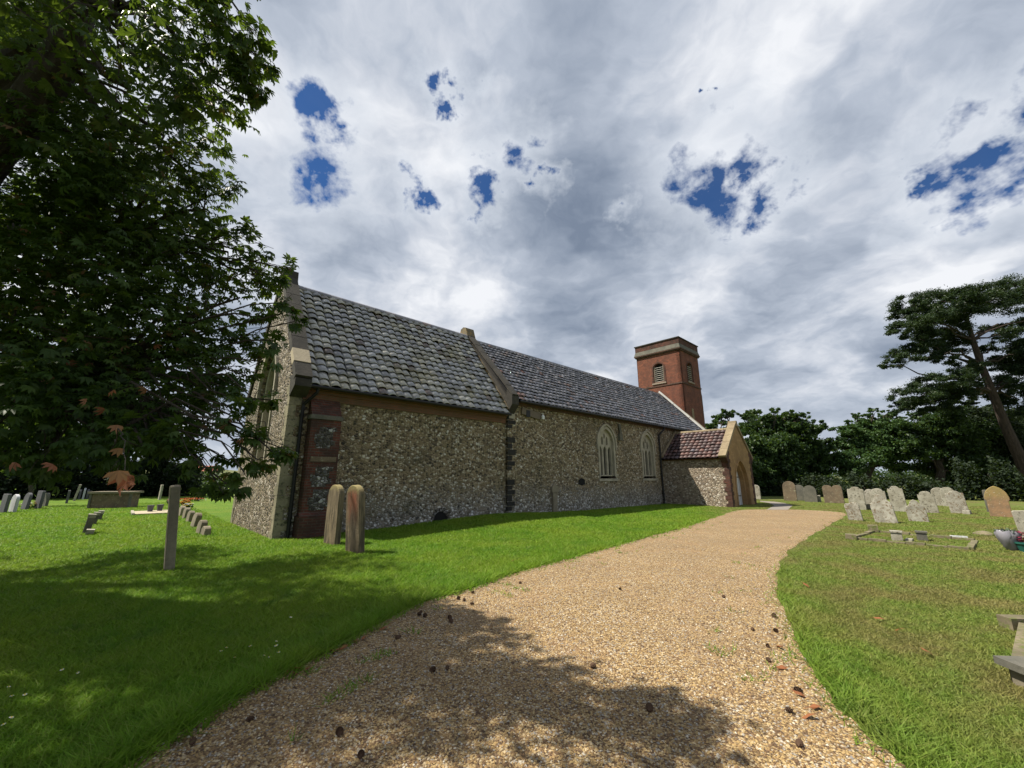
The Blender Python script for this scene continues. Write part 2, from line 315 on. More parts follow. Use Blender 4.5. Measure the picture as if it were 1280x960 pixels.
# ------------------------------------------------------------------ builders
col = S.collection
def tag(o, label=None, cat=None, group=None, kind=None):
    for k, vv in (('label', label), ('category', cat), ('group', group), ('kind', kind)):
        if vv: o[k] = vv
    return o
def empty(name, loc=(0, 0, 0), rz=0., rot=None):
    o = bpy.data.objects.new(name, None); o.empty_display_size = .2; col.objects.link(o); o.location = loc
    o.rotation_euler = rot if rot else (0, 0, rz); return o
class MB:
    def __init__(s): s.v = []; s.f = []; s.r = []
    def poly(s, pts, r=None):
        i = len(s.v); s.v += [tuple(p) for p in pts]; s.f.append(tuple(range(i, i+len(pts)))); s.r.append(random.random() if r is None else r)
    def box(s, a, b_, r=None):
        x0, y0, z0 = a; x1, y1, z1 = b_; r = random.random() if r is None else r; i = len(s.v)
        s.v += [(x0, y0, z0), (x1, y0, z0), (x1, y1, z0), (x0, y1, z0), (x0, y0, z1), (x1, y0, z1), (x1, y1, z1), (x0, y1, z1)]
        for q in ((3, 2, 1, 0), (4, 5, 6, 7), (0, 1, 5, 4), (1, 2, 6, 5), (2, 3, 7, 6), (3, 0, 4, 7)): s.f.append(tuple(i+k for k in q)); s.r.append(r)
    def beam(s, p0, p1, w, h, up=(0, 0, 1), r=None, taper=1.):
        p0 = Vector(p0); p1 = Vector(p1); d = (p1-p0).normalized(); sd_ = d.cross(Vector(up)).normalized(); u_ = sd_.cross(d)
        r = random.random() if r is None else r; i = len(s.v)
        for p, k in ((p0, 1), (p1, taper)):
            for a, c in ((-1, -1), (1, -1), (1, 1), (-1, 1)): s.v.append(tuple(p+sd_*a*w/2*k+u_*c*h/2*k))
        for q in ((0, 1, 2, 3), (7, 6, 5, 4), (0, 4, 5, 1), (1, 5, 6, 2), (2, 6, 7, 3), (3, 7, 4, 0)): s.f.append(tuple(i+k for k in q)); s.r.append(r)
    def tube(s, pts, rad, n=8, r=None, cap=True):
        pts = [Vector(p) for p in pts]; rad = rad if isinstance(rad, (list, tuple)) else [rad]*len(pts); r = random.random() if r is None else r
        rings = []
        for k, p in enumerate(pts):
            d = (pts[min(k+1, len(pts)-1)]-pts[max(k-1, 0)]).normalized()
            a = d.orthogonal().normalized() if k == 0 else (pa-d*pa.dot(d)).normalized(); pa = a; c = d.cross(a)
            i = len(s.v); rings.append(i)
            for j in range(n):
                g = 2*math.pi*j/n; s.v.append(tuple(p+(a*math.cos(g)+c*math.sin(g))*rad[k]))
        for k in range(len(pts)-1):
            for j in range(n):
                a, c = rings[k], rings[k+1]; s.f.append((a+j, a+(j+1) % n, c+(j+1) % n, c+j)); s.r.append(r)
        if cap:
            s.f.append(tuple(rings[0]+j for j in reversed(range(n)))); s.r.append(r); s.f.append(tuple(rings[-1]+j for j in range(n))); s.r.append(r)
    def panel(s, outline, holes, mp, depth=.3, sides=True):
        """flat wall with openings; mp(a, z, d) maps wall coordinates and depth (inwards) to local space"""
        loops = [[Vector((a, z, 0)) for a, z in outline]]+[[Vector((a, z, 0)) for a, z in h] for h in holes]
        flat = [p for l in loops for p in l]; i = len(s.v)
        s.v += [tuple(mp(p.x, p.y, 0)) for p in flat]
        for tri in tessellate_polygon(loops): s.f.append(tuple(i+k for k in tri)); s.r.append(.5)
        for h in (holes+([outline] if sides else [])):
            for k in range(len(h)):
                a, b_ = h[k], h[(k+1) % len(h)]
                s.poly([mp(a[0], a[1], 0), mp(b_[0], b_[1], 0), mp(b_[0], b_[1], depth), mp(a[0], a[1], depth)], .5)
    def ring(s, outer, inner, mp, d0, d1, close=False):
        """flat frame between two open outlines of equal length, from depth d0 (front) to d1"""
        n = len(outer); rg = range(n if close else n-1)
        for k in rg:
            a, b_, c, d = outer[k], outer[(k+1) % n], inner[(k+1) % n], inner[k]
            s.poly([mp(*a, d0), mp(*b_, d0), mp(*c, d0), mp(*d, d0)], .5)
            s.poly([mp(*c, d0), mp(*c, d1), mp(*d, d1), mp(*d, d0)], .5)
            s.poly([mp(*a, d0), mp(*a, d1), mp(*b_, d1), mp(*b_, d0)], .5)
    def prism(s, pts, mp, d0, d1):
        s.poly([mp(a, z, d0) for a, z in pts], .5); s.poly([mp(a, z, d1) for a, z in reversed(pts)], .5)
        for k in range(len(pts)):
            a, b_ = pts[k], pts[(k+1) % len(pts)]; s.poly([mp(*a, d0), mp(*a, d1), mp(*b_, d1), mp(*b_, d0)], .5)
    def build(s, name, mat_, parent=None, smooth=False, loc=None):
        me = bpy.data.meshes.new(name); me.from_pydata(s.v, [], s.f)
        at_ = me.attributes.new('rnd', 'FLOAT', 'FACE'); at_.data.foreach_set('value', s.r)
        if smooth: me.polygons.foreach_set('use_smooth', [True]*len(me.polygons))
        me.update(); me.materials.append(mat_); o = bpy.data.objects.new(name, me); col.objects.link(o)
        if parent: o.parent = parent
        if loc is not None: o.location = loc
        return o
def fast(name, V, Fc, rv, mat_, parent=None):
    V = np.asarray(V, np.float32).reshape(-1, 3); Fc = np.asarray(Fc, np.int32); n, k = Fc.shape
    me = bpy.data.meshes.new(name); me.vertices.add(len(V)); me.vertices.foreach_set('co', V.ravel())
    me.loops.add(n*k); me.loops.foreach_set('vertex_index', Fc.ravel()); me.polygons.add(n)
    me.polygons.foreach_set('loop_start', np.arange(0, n*k, k, dtype=np.int32))
    try: me.polygons.foreach_set('loop_total', np.full(n, k, np.int32))
    except Exception: pass
    a = me.attributes.new('rnd', 'FLOAT', 'FACE'); a.data.foreach_set('value', np.asarray(rv, np.float32))
    me.update(calc_edges=True); me.validate(); me.materials.append(mat_)
    o = bpy.data.objects.new(name, me); col.objects.link(o)
    if parent: o.parent = parent
    return o
def arch(cx, z0, zs, hw_, rise, n=9):
    c = (rise*rise-hw_*hw_)/(2*hw_); rad = hw_+c; pts = [(cx-hw_, z0)]
    a1 = math.atan2(rise, -c) if c > 0 else math.atan2(rise, -c)
    for k in range(n+1):
        g = math.pi+(a1-math.pi)*k/n; pts.append((cx+c+rad*math.cos(g), zs+rad*math.sin(g)))
    left = pts[1:]
    for (a, z) in reversed(left[:-1]): pts.append((2*cx-a, z))
    pts.append((cx+hw_, z0)); return pts
def south(v0): return lambda a, z, d: (a, v0+d, z)          # wall facing the camera side
def east(u0): return lambda a, z, d: (u0+d, a, z)

# ------------------------------------------------------------------ ground
path = np.array([at(*p) for p in [(150, 962), (250, 900), (330, 857), (400, 820), (470, 780), (520, 757), (580, 738), (640, 718), (700, 701), (760, 685), (830, 666), (880, 652),
        (905, 643), (921, 637.5), (960, 636.8), (1010, 637.5), (1052, 640), (1060, 644), (1040, 655), (1010, 672), (985, 690), (973, 708), (970, 735), (975, 765), (990, 800), (1012, 838), (1045, 880), (1090, 925), (1135, 962)]])
path = np.vstack([path, [(2.6, -3), (-3.2, -3)]])
def resample(pts, step):
    out = []
    n = len(pts)
    for k in range(n):
        a = pts[k]; b_ = pts[(k+1) % n]; L = np.linalg.norm(b_-a); m_ = max(1, int(L/step))
        for j in range(m_): out.append(a+(b_-a)*j/m_)
    return np.array(out)
def smooth_poly(p, it=2):
    for _ in range(it):
        q = []
        for k in range(len(p)):
            a = p[k]; b_ = p[(k+1) % len(p)]; q += [a*.75+b_*.25, a*.25+b_*.75]
        p = np.array(q)
    return p
pp = resample(smooth_poly(path, 2), .12)
ph = np.cumsum(rng.normal(0, 1, pp.shape), 0); kern = np.ones(5)/5
jit = np.stack([np.convolve(rng.normal(0, .035, len(pp)), kern, 'same') for _ in range(2)], 1)*1.6
pp = pp+jit
def inside(x, y, poly):
    c = np.zeros(x.shape, bool); n = len(poly); j = n-1
    for i in range(n):
        xi, yi = poly[i]; xj, yj = poly[j]
        if yi != yj: c ^= ((yi > y) != (yj > y)) & (x < (xj-xi)*(y-yi)/(yj-yi)+xi)
        j = i
    return c
def edge_dist(x, y, poly):
    q = poly[::2]; d = np.full(x.shape, 1e9)
    for p in q: d = np.minimum(d, (x-p[0])**2+(y-p[1])**2)
    return np.sqrt(d)
def gh(x, y):
    x = np.asarray(x, float); y = np.asarray(y, float); dx = x-CX; dy = y-CY
    u = dx*D1[0]+dy*D1[1]; v = dx*D2[0]+dy*D2[1]
    return .20*np.exp(-((u-7.5)/3.6)**2)*np.exp(-((v+.7)/2.2)**2)+.07*np.exp(-((u-15)/5.)**2)*np.exp(-((v+1.6)/1.6)**2)
g1 = np.concatenate([-np.geomspace(900, 26, 22), np.arange(-25, 27, .35), np.geomspace(27, 900, 22)])
g2 = np.concatenate([-np.geomspace(300, 6, 8), np.arange(-5, 34, .35), np.geomspace(35, 1500, 24)])
X, Y = np.meshgrid(g1, g2); Z = gh(X, Y); nx = len(g1); ny = len(g2)
V = np.stack([X, Y, Z], -1).reshape(-1, 3); ii = (np.arange(ny-1)[:, None]*nx+np.arange(nx-1)[None]).ravel()
tag(fast('ground', V, np.stack([ii, ii+1, ii+nx+1, ii+nx], 1), np.zeros(len(ii)), M['lawn']), kind='structure')
mb = MB(); loops = [[Vector((*p, 0)) for p in pp]]
mb.v = [(p[0], p[1], .006) for p in pp]
for tri in tessellate_polygon(loops): mb.f.append(tuple(tri)); mb.r.append(.5)
tag(mb.build('gravel_path', M['gravel']), kind='structure')
mb = MB(); fp = [at(*q) for q in [(958, 637.4), (985, 637.4), (991, 632), (981, 629), (968, 627.3), (950, 626.2), (950, 627.2), (962, 629), (968, 632)]]
mb.poly([(x, y, .010) for x, y in fp]); tag(mb.build('footpath', M['tarmac']), kind='structure')
# low hills a long way off
hx = np.linspace(-500, 700, 90); prof = 5+5*np.sin(hx*.011)+3*np.sin(hx*.031+1)+2*np.sin(hx*.083)
V = []; Fc = []
for k, x in enumerate(hx): V += [(x, 420, -.5), (x, 470, prof[k]), (x, 640, prof[k]*.6)]
for k in range(len(hx)-1):
    a = k*3; Fc += [(a, a+3, a+4, a+1), (a+1, a+4, a+5, a+2)]
tag(fast('hills', V, Fc, np.zeros(len(Fc)), M['fields']), kind='structure')

# ------------------------------------------------------------------ church
ch = empty('church', (CX, CY, 0), math.pi/2-AZ)
tag(ch, 'long flint church with pantiled roofs, square red brick tower and side porch', 'church')
NV = -.12                                                     # visible face of the nave wall
def part(mb_, name, m_, parent=ch, **k): return mb_.build(name, M[m_], parent, **k)
# chancel walls
mb = MB(); drain = [(4.93, .0)]+[(5.21+.28*math.cos(g), .14+.30*math.sin(g)) for g in np.linspace(math.pi, 0, 9)]+[(5.49, .0)]
mb.panel([(0, -.1), (8.32, -.1), (8.32, 4.25), (0, 4.25)], [], south(0.), .5)
mb.panel([(5.7, -.1), (8.32, -.1), (8.32, 4.25), (5.7, 4.25)], [], south(5.7), .1)
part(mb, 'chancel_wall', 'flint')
mb = MB(); ew = arch(2.85, 1.7, 4.5, 1.0, 1.5)
mb.panel([(0.001, -.1), (5.7, -.1), (5.7, 4.3), (2.85, 8.55), (0.001, 4.3)], [ew], east(-.012), .55)
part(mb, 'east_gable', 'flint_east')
mb = MB(); mb.prism(drain, south(-.012), 0, .05); do = part(mb, 'drain_opening', 'dark')  # solid plate on the wall; the opening's darkness is put into its colour
mb = MB()
for k in range(7):
    g = math.pi*(k+.5)/7; mb.beam((5.21+.28*math.cos(g), -.01, .16+.30*math.sin(g)), (5.21+.38*math.cos(g), -.01, .16+.40*math.sin(g)), .10, .06, (0, 1, 0))
part(mb, 'arch_stone', 'flint_panel', do)
# east window
win = empty('window'); win.parent = ch
wi = arch(2.85, 1.9, 4.5, .84, 1.28); mb = MB(); mb.ring(ew, wi, east(-.012), .12, .42)
mb.box((.10, 1.85, 1.7), (.5, 3.85, 1.9)); part(mb, 'frame', 'lime', win)
mb = MB()
for a in (2.29, 2.85, 3.41): mb.box((.26, a-.05, 1.9), (.40, a+.05, 4.9 if a != 2.85 else 5.6))
for a in (2.0, 2.57, 3.13, 3.7):
    q = arch(a, 4.0, 4.25, .26, .38, 5); q2 = arch(a, 4.0, 4.25, .19, .28, 5); mb.ring(q, q2, east(0), .27, .38)
part(mb, 'tracery', 'lime', win)
mb = MB(); mb.prism(wi, east(0), .43, .45); part(mb, 'glass', 'glass', win)
mb = MB(); ho = arch(2.85, 4.3, 4.5, 1.2, 1.72); hi_ = arch(2.85, 4.3, 4.5, 1.08, 1.58); mb.ring(ho, hi_, east(-.10), 0, .1); part(mb, 'hood_mould', 'lime', win)
# corner quoins, stone by stone in one mesh
mb = MB(); z = -.05; k = 0
while z < 4.2:
    h = random.uniform(.24, .33); a = .30 if k % 2 else .17; c = .2 if k % 2 else .34
    mb.box((-.03, -.016-.002*(k % 2), z), (a, c, min(z+h-.008, 4.25))); z += h; k += 1
part(mb, 'quoin', 'quoin')
mb = MB(); z = -.05; k = 0
while z < 4.2:
    h = random.uniform(.24, .33); mb.box((-.03, 5.5 if k % 2 else 5.36, z), (.2, 5.72, min(z+h-.008, 4.25))); z += h; k += 1
part(mb, 'quoin', 'quoin')
mb = MB(); z = .3; k = 0
while z < 4.1:
    h = random.uniform(.17, .27); mb.box((8.30, NV-.02, z), (8.30+(.40 if k % 2 else .22)*random.uniform(.9, 1.2), NV+.1, z+h-.03)); z += h+(.35 if random.random() < .15 else 0); k += 1
M['q_dark'] = stone('blackened_quoin', (.035, .033, .03), (.018, .018, .017), (.08, .075, .06), .66)
part(mb, 'quoin', 'q_dark')
mb = MB(); mb.box((8.38, NV-.022, 4.05), (8.72, NV+.1, 4.32)); part(mb, 'patch_stone', 'lime')
# brick eaves course
mb = MB(); mb.box((.31, -.05, 3.82), (8.29, .02, 4.02)); mb.box((.31, -.09, 4.022), (8.29, .02, 4.12)); mb.box((.31, -.14, 4.122), (8.29, .02, 4.24)); part(mb, 'eaves_course', 'brick_eave')
mb = MB(); mb.box((8.34, NV-.05, 4.66), (28.55, NV+.02, 4.84)); part(mb, 'eaves_course', 'brick_dark')
# corner buttress with brick and flint panels
bt = empty('buttress'); bt.parent = ch
mb = MB(); mb.box((.52, -.36, .58), (1.36, .02, 3.35)); mb.prism([(-.36, 3.352), (.0, 3.352), (.0, 3.95)], lambda a, z, d: (.52+d, a, z), 0, .84); part(mb, 'shaft', 'brick_old', bt)
mb = MB(); mb.box((.46, -.46, -.1), (1.42, .02, .576)); mb.prism([(-.46, .578), (-.362, .578), (-.362, .68)], lambda a, z, d: (.46+d, a, z), 0, .96); part(mb, 'plinth', 'brick_old', bt)
for z0, z1 in ((2.42, 3.05), (1.35, 1.92), (.72, 1.30)):
    mb = MB()
    pts = [(.94-.24, z0), (.94+.16, z0), (.94+.16, z0+.08), (.94+.29, z0+.08), (.94+.29, z0+.23), (.94+.21, z0+.23), (.94+.21, z1-.15), (.94+.30, z1-.15), (.94+.30, z1-.02), (.94-.17, z1-.02), (.94-.17, z1-.23), (.94-.29, z1-.23), (.94-.29, z0+.15), (.94-.24, z0+.15)]
    mb.prism(pts, south(-.368), 0, .03); part(mb, 'flint_panel', 'flint_panel', bt)
mb = MB(); mb.box((.49, -.40, 3.24), (1.39, .0, 3.36)); part(mb, 'stone_band', 'g_dark', bt)
mb = MB(); mb.box((.60, -.385, 2.04), (1.3, -.3, 2.18)); part(mb, 'stone_band', 'g_brown', bt)
# nave walls with two windows
nw = [(15.55, .86), (19.95, .86)]
mb = MB(); holes = [arch(cx, 1.55, 3.35, .80, .98) for cx, _ in nw]
mb.panel([(8.3, -.1), (28.6, -.1), (28.6, 4.84), (8.3, 4.84)], holes, south(NV), .45)
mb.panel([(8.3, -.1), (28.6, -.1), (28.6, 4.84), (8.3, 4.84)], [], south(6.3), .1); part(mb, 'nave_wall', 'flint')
def gab(a): return 8.55-abs(a-3.1)*(8.55-4.9)/3.35
mb = MB(); mb.panel([(NV, 4.0), (6.3, 4.0), (6.3, 4.95), (3.1, 8.68), (NV, 4.95)], [], east(8.30), .34)
part(mb, 'nave_gable', 'coping')
mb = MB(); mb.panel([(NV, 0), (6.3, 0), (6.3, 4.8), (3.1, 8.35), (NV, 4.8)], [], east(28.75), .1)
part(mb, 'west_gable', 'flint')
for i, (cx, _) in enumerate(nw):
    win = empty('window'); win.parent = ch
    o = arch(cx, 1.55, 3.35, .80, .98); q = arch(cx, 1.68, 3.35, .66, .82); mb = MB(); mb.ring(o, q, south(NV), -.022, .22)
    mb.box((cx-.86, NV-.05, 1.42), (cx+.86, NV+.25, 1.552)); part(mb, 'frame', 'lime', win)
    ho = arch(cx, 3.05, 3.35, .92, 1.12); hi_ = arch(cx, 3.05, 3.35, .83, 1.01); mb = MB(); mb.ring(ho, hi_, south(NV-.07), 0, .1); part(mb, 'hood_mould', 'lime', win)
    q3 = arch(cx, 1.68, 3.35, .66, .82); mb = MB(); lights = []
    for a in (-.42, 0, .42): lights.append(arch(cx+a, 1.74, 3.0, .135, .24, 5))
    for a in (-.22, .22): lights.append(arch(cx+a, 3.33, 3.62, .085, .16, 4))
    lights.append(arch(cx, 3.66, 3.8, .07, .14, 4))
    mb.panel(q3, lights, south(NV+.12), .12, sides=False); part(mb, 'tracery', 'lime', win)
    mb = MB(); mb.prism(q3, south(NV), .235, .25); part(mb, 'glass', 'glass', win)
# buttress stub and small fittings on the nave wall
mb = MB(); mb.box((11.0, NV-.10, 0), (11.28, NV+.02, .95)); mb.box((10.92, NV-.13, .955), (11.36, NV+.02, 1.2)); mb.prism([(11.0, 1.202), (11.3, 1.202), (11.15, 1.40)], south(NV-.09), 0, .1); part(mb, 'stone_pilaster', 'g_post')
mb = MB(); mb.beam((9.1, NV-.05, 4.46), (10.3, NV-.05, 4.30), .06, .30); part(mb, 'fixing_board', 'timber')
mb = MB(); mb.tube([(10.35, NV-.03, 4.45), (10.35, NV-.16, 4.45), (10.35, NV-.16, 4.35)], .02); mb.tube([(10.35, NV-.16, 4.36), (10.35, NV-.16, 4.30), (10.35, NV-.16, 4.18)], [.05, .08, .07], 10); part(mb, 'wall_lamp', 'white')
mb = MB(); mb.box((9.35, NV-.09, 4.20), (9.6, NV-.081, 4.5)); part(mb, 'bracket', 'black')
mb = MB(); mb.box((16.72, NV-.14, 3.62), (17.0, NV+.02, 4.02)); mb.beam((16.86, NV-.1, 4.0), (16.8, NV-.06, 4.55), .14, .12); part(mb, 'corbel_stone', 'g_dark')
mb = MB(); mb.prism([(13.0, 1.3), (13.25, 1.22), (13.5, 1.3), (13.48, 1.5), (13.2, 1.58), (13.02, 1.48)], south(NV-.02), 0, .05); part(mb, 'putlog_hole', 'dark')  # flat dark plate, no recess: shade inside the hole is its colour

# roofs
def pantiles(name, O, A, Sv, La, Ls, tw, g_, m_, amp=.026, parent=ch):
    O = np.array(O, float); A = np.array(A, float); Sv = np.array(Sv, float); A /= np.linalg.norm(A); Sv /= np.linalg.norm(Sv)
    N = np.cross(A, Sv); N /= np.linalg.norm(N)
    if N[2] < 0: N = -N
    nc = max(1, round(La/tw)); tw = La/nc; nr = max(1, round(Ls/g_)); g_ = Ls/nr; ts = np.array([0, .08, .22, .42, .62, .80, .93, 1.0])
    prof = amp*1.9*(np.abs(np.sin(np.pi*ts))**.75-.5); V = []; Fc = []; rv = []
    for j in range(nr):
        for i in range(nc):
            r = random.random(); ja, js, jn = random.gauss(0, .004), random.gauss(0, .008), random.gauss(0, .004); tl = random.gauss(0, .003); b0 = len(V)
            for (s_, n_) in ((j*g_-.035+js, .086), ((j+1)*g_+.02, .010), (j*g_-.035+js, .070)):
                for k, t_ in enumerate(ts):
                    V.append(O+A*((i+t_)*tw+ja)+Sv*s_+N*(n_+prof[k]+jn+tl*k))
            for k in range(7):
                Fc.append((b0+k, b0+k+1, b0+8+k+1, b0+8+k)); rv.append(r)
                Fc.append((b0+16+k, b0+16+k+1, b0+k+1, b0+k)); rv.append(r)
    return fast(name, V, Fc, rv, M[m_], parent)
def roofdeck(pts, name='roof_deck', parent=ch):
    mb = MB(); mb.poly(pts); return part(mb, name, 'timber', parent)
ce = (-.28, 4.22); cr_ = (2.85, 8.42); sl = (cr_[0]-ce[0], cr_[1]-ce[1]); L = math.hypot(*sl)
pantiles('chancel_roof', (.36, ce[0], ce[1]), (1, 0, 0), (0, sl[0], sl[1]), 7.93, L, .30, .315, 'tile_ch', .042)
mb = MB(); mb.poly([(.1, ce[0], ce[1]-.03), (8.3, ce[0], ce[1]-.03), (8.3, cr_[0], cr_[1]-.03), (.1, cr_[0], cr_[1]-.03)]); mb.poly([(.1, 5.98, ce[1]-.03), (8.3, 5.98, ce[1]-.03), (8.3, cr_[0], cr_[1]-.03), (.1, cr_[0], cr_[1]-.03)])
part(mb, 'roof_deck', 'dark')  # deck coloured near-black: shade in the gaps under the tiles
mb = MB(); x = .3
while x < 8.2: mb.tube([(x, 2.85, 8.40), (min(x+.44, 8.3), 2.85, 8.41)], [.13, .12], 10); x += .45
part(mb, 'ridge_tile', 'tile_na')
ne = (-.34, 4.86); nr = (3.1, 8.42); sl = (nr[0]-ne[0], nr[1]-ne[1]); L = math.hypot(*sl)
pantiles('nave_roof', (8.66, ne[0], ne[1]), (1, 0, 0), (0, sl[0], sl[1]), 19.75, L, .265, .30, 'tile_na', .034)
mb = MB(); mb.poly([(8.4, ne[0], ne[1]-.03), (28.8, ne[0], ne[1]-.03), (28.8, nr[0], nr[1]-.03), (8.4, nr[0], nr[1]-.03)]); mb.poly([(8.4, 6.54, ne[1]-.03), (28.8, 6.54, ne[1]-.03), (28.8, nr[0], nr[1]-.03), (8.4, nr[0], nr[1]-.03)])
part(mb, 'roof_deck', 'dark')  # shade below the nave tiles put into the deck colour
mb = MB(); x = 8.65
while x < 28.3: mb.tube([(x, 3.1, 8.40), (min(x+.44, 28.4), 3.1, 8.41)], [.12, .11], 8); x += .45
part(mb, 'ridge_tile', 'tile_na')
# gutters and downpipes
mb = MB(); mb.tube([(.3, -.36, 4.17), (8.28, -.36, 4.17)], .055, 8); part(mb, 'gutter', 'black')
mb = MB(); mb.tube([(8.75, NV-.29, 4.80), (28.4, NV-.29, 4.80)], .06, 8); part(mb, 'gutter', 'black')
mb = MB(); mb.tube([(.62, -.34, 4.15), (.60, -.30, 4.0), (.34, -.10, 3.65), (.33, -.09, 3.4), (.33, -.09, .0)], .05, 8)
for z in (3.3, 1.9, .5): mb.tube([(.33, -.09, z), (.33, -.09, z+.07)], .065, 8)
part(mb, 'downpipe', 'black')
mb = MB(); mb.tube([(21.75, NV-.29, 4.78), (21.73, NV-.27, 4.6), (21.35, NV-.1, 4.25), (21.35, NV-.09, 4.0), (21.35, NV-.09, .0)], .055, 8)
for z in (3.9, 2.2, .6): mb.tube([(21.35, NV-.09, z), (21.35, NV-.09, z+.08)], .07, 8)
part(mb, 'downpipe', 'black')
# copings
def coping(p0, p1, u0, u1, th, m_, name='coping', n=7, cut=None, parent=ch):
    mb = MB(); p0 = np.array(p0, float); p1 = np.array(p1, float); dd = p1-p0
    d = dd/np.linalg.norm(dd); nn = np.array([-d[1], d[0]]);
    if nn[1] < 0: nn = -nn
    for k in range(n):
        if cut and k in cut: continue
        j = random.gauss(0, .006)
        a = p0+dd*(k+.01)/n; b_ = p0+dd*(k+.99)/n
        mb.prism([tuple(a+nn*j), tuple(b_+nn*j), tuple(b_+nn*(th+j)), tuple(a+nn*(th+j))], lambda y, z, dpt: (u0+dpt, y, z), 0, u1-u0)
    return part(mb, name, m_, parent)
coping((-.30, 4.30), (2.85, 8.62), -.06, .40, .20, 'coping', n=9, cut=(0, 1)); coping((-.30, 4.30), (.05, 4.78), -.06, .40, .20, 'coping', n=1)
mb = MB(); p0 = np.array((-.30, 4.30)); dd = np.array((3.15, 4.32)); d = dd/np.linalg.norm(dd); nn = np.array([-d[1], d[0]])
a = p0+dd*.113; b_ = p0+dd*.221; mb.prism([tuple(a), tuple(b_), tuple(b_+nn*.205), tuple(a+nn*.205)], lambda y, z, q: (-.062+q, y, z), 0, .465); part(mb, 'coping_block', 'pale')
coping((6.0, 4.30), (2.85, 8.62), -.06, .40, .20, 'coping', n=9)
mb = MB(); mb.prism([(-.44, 4.12), (-.03, 3.85), (.1, 4.5), (-.44, 4.33)], lambda y, z, q: (-.05+q, y, z), 0, .44); part(mb, 'kneeler', 'coping')
mb = MB(); mb.prism([(2.62, 8.5), (3.08, 8.5), (3.02, 8.95), (2.68, 8.95)], lambda y, z, q: (-.08+q, y, z), 0, .5); part(mb, 'apex_stone', 'coping')
coping((-.42, 4.98), (3.1, 8.78), 8.28, 8.62, .08, 'coping', n=8)
coping((6.62, 4.98), (3.1, 8.78), 8.25, 8.68, .10, 'coping', n=8)
mb = MB(); mb.prism([(2.72, 8.42), (3.48, 8.42), (3.3, 8.93), (3.1, 9.0), (2.9, 8.93)], lambda y, z, q: (8.22+q, y, z), 0, .5); part(mb, 'apex_stone', 'coping_orange')
mb = MB(); mb.prism([(-.44, 4.62), (-.10, 4.2), (-.10, 5.28), (-.44, 4.96)], lambda y, z, q: (8.27+q, y, z), 0, .40); part(mb, 'kneeler', 'coping')
mb = MB(); mb.beam((8.27, -.2, 4.42), (8.27, 2.9, 8.50), .05, .09); part(mb, 'mortar_fillet', 'coping_orange')
coping((-.42, 4.92), (3.1, 8.58), 28.42, 28.52, .13, 'lead', 'flashing', n=3)
coping((-.42, 4.92), (3.1, 8.58), 28.525, 28.95, .10, 'coping_buff', n=8)

# tower
tw = empty('tower'); tw.parent = ch
U0, U1, V0, V1 = 28.75, 32.45, 1.15, 5.02
def segarch(cx, z0, zs, hw_, rise, n=8): return arch(cx, z0, zs, hw_, rise*1.02, n)
def rarch(cx, z0, zs, hw_, n=9):
    return [(cx-hw_, z0)]+[(cx+hw_*math.cos(g), zs+hw_*.8*math.sin(g)) for g in np.linspace(math.pi, 0, n)]+[(cx+hw_, z0)]
eo = rarch(3.07, 9.50, 10.75, .48); so_ = rarch(30.5, 9.50, 10.75, .48)
mb = MB(); mb.panel([(V0, 3), (V1, 3), (V1, 12.0), (V0, 12.0)], [eo], east(U0), .3); mb.panel([(U0, 3), (U1, 3), (U1, 12.0), (U0, 12.0)], [so_], south(V0), .3)
mb.panel([(V0, 3), (V1, 3), (V1, 12.0), (V0, 12.0)], [], east(U1), -.05); mb.panel([(U0, 3), (U1, 3), (U1, 12.0), (U0, 12.0)], [], south(V1), -.05)
mb.poly([(U0, V0, 12.8), (U1, V0, 12.8), (U1, V1, 12.8), (U0, V1, 12.8)]); part(mb, 'wall', 'brick', tw)
def band(z0, z1, e, m_, name, e2=None):
    e2 = e if e2 is None else e2; mb = MB()
    lo = [(U0-e, V0-e), (U1+e, V0-e), (U1+e, V1+e), (U0-e, V1+e)]; hi = [(U0-e2, V0-e2), (U1+e2, V0-e2), (U1+e2, V1+e2), (U0-e2, V1+e2)]
    for k in range(4):
        a, b_ = lo[k], lo[(k+1) % 4]; c, d = hi[(k+1) % 4], hi[k]; mb.poly([(*a, z0), (*b_, z0), (*c, z1), (*d, z1)])
    mb.poly([(*q, z0) for q in lo]); mb.poly([(*q, z1) for q in hi]); return part(mb, name, m_, tw)
band(9.10, 9.2, .045, 'brick_dark', 'string_course'); band(11.93, 12.02, .09, 'brick_dark', 'cornice'); band(12.022, 12.12, .15, 'brick_dark', 'cornice', .16)
band(12.122, 12.5, .15, 'g_dark', 'weathering', .05); band(12.502, 12.98, .055, 'brick_old', 'parapet'); band(12.982, 13.06, .12, 'coping', 'coping')
M['louvre_dark'] = plain('dark_louvre', (.10, .09, .08), .8)
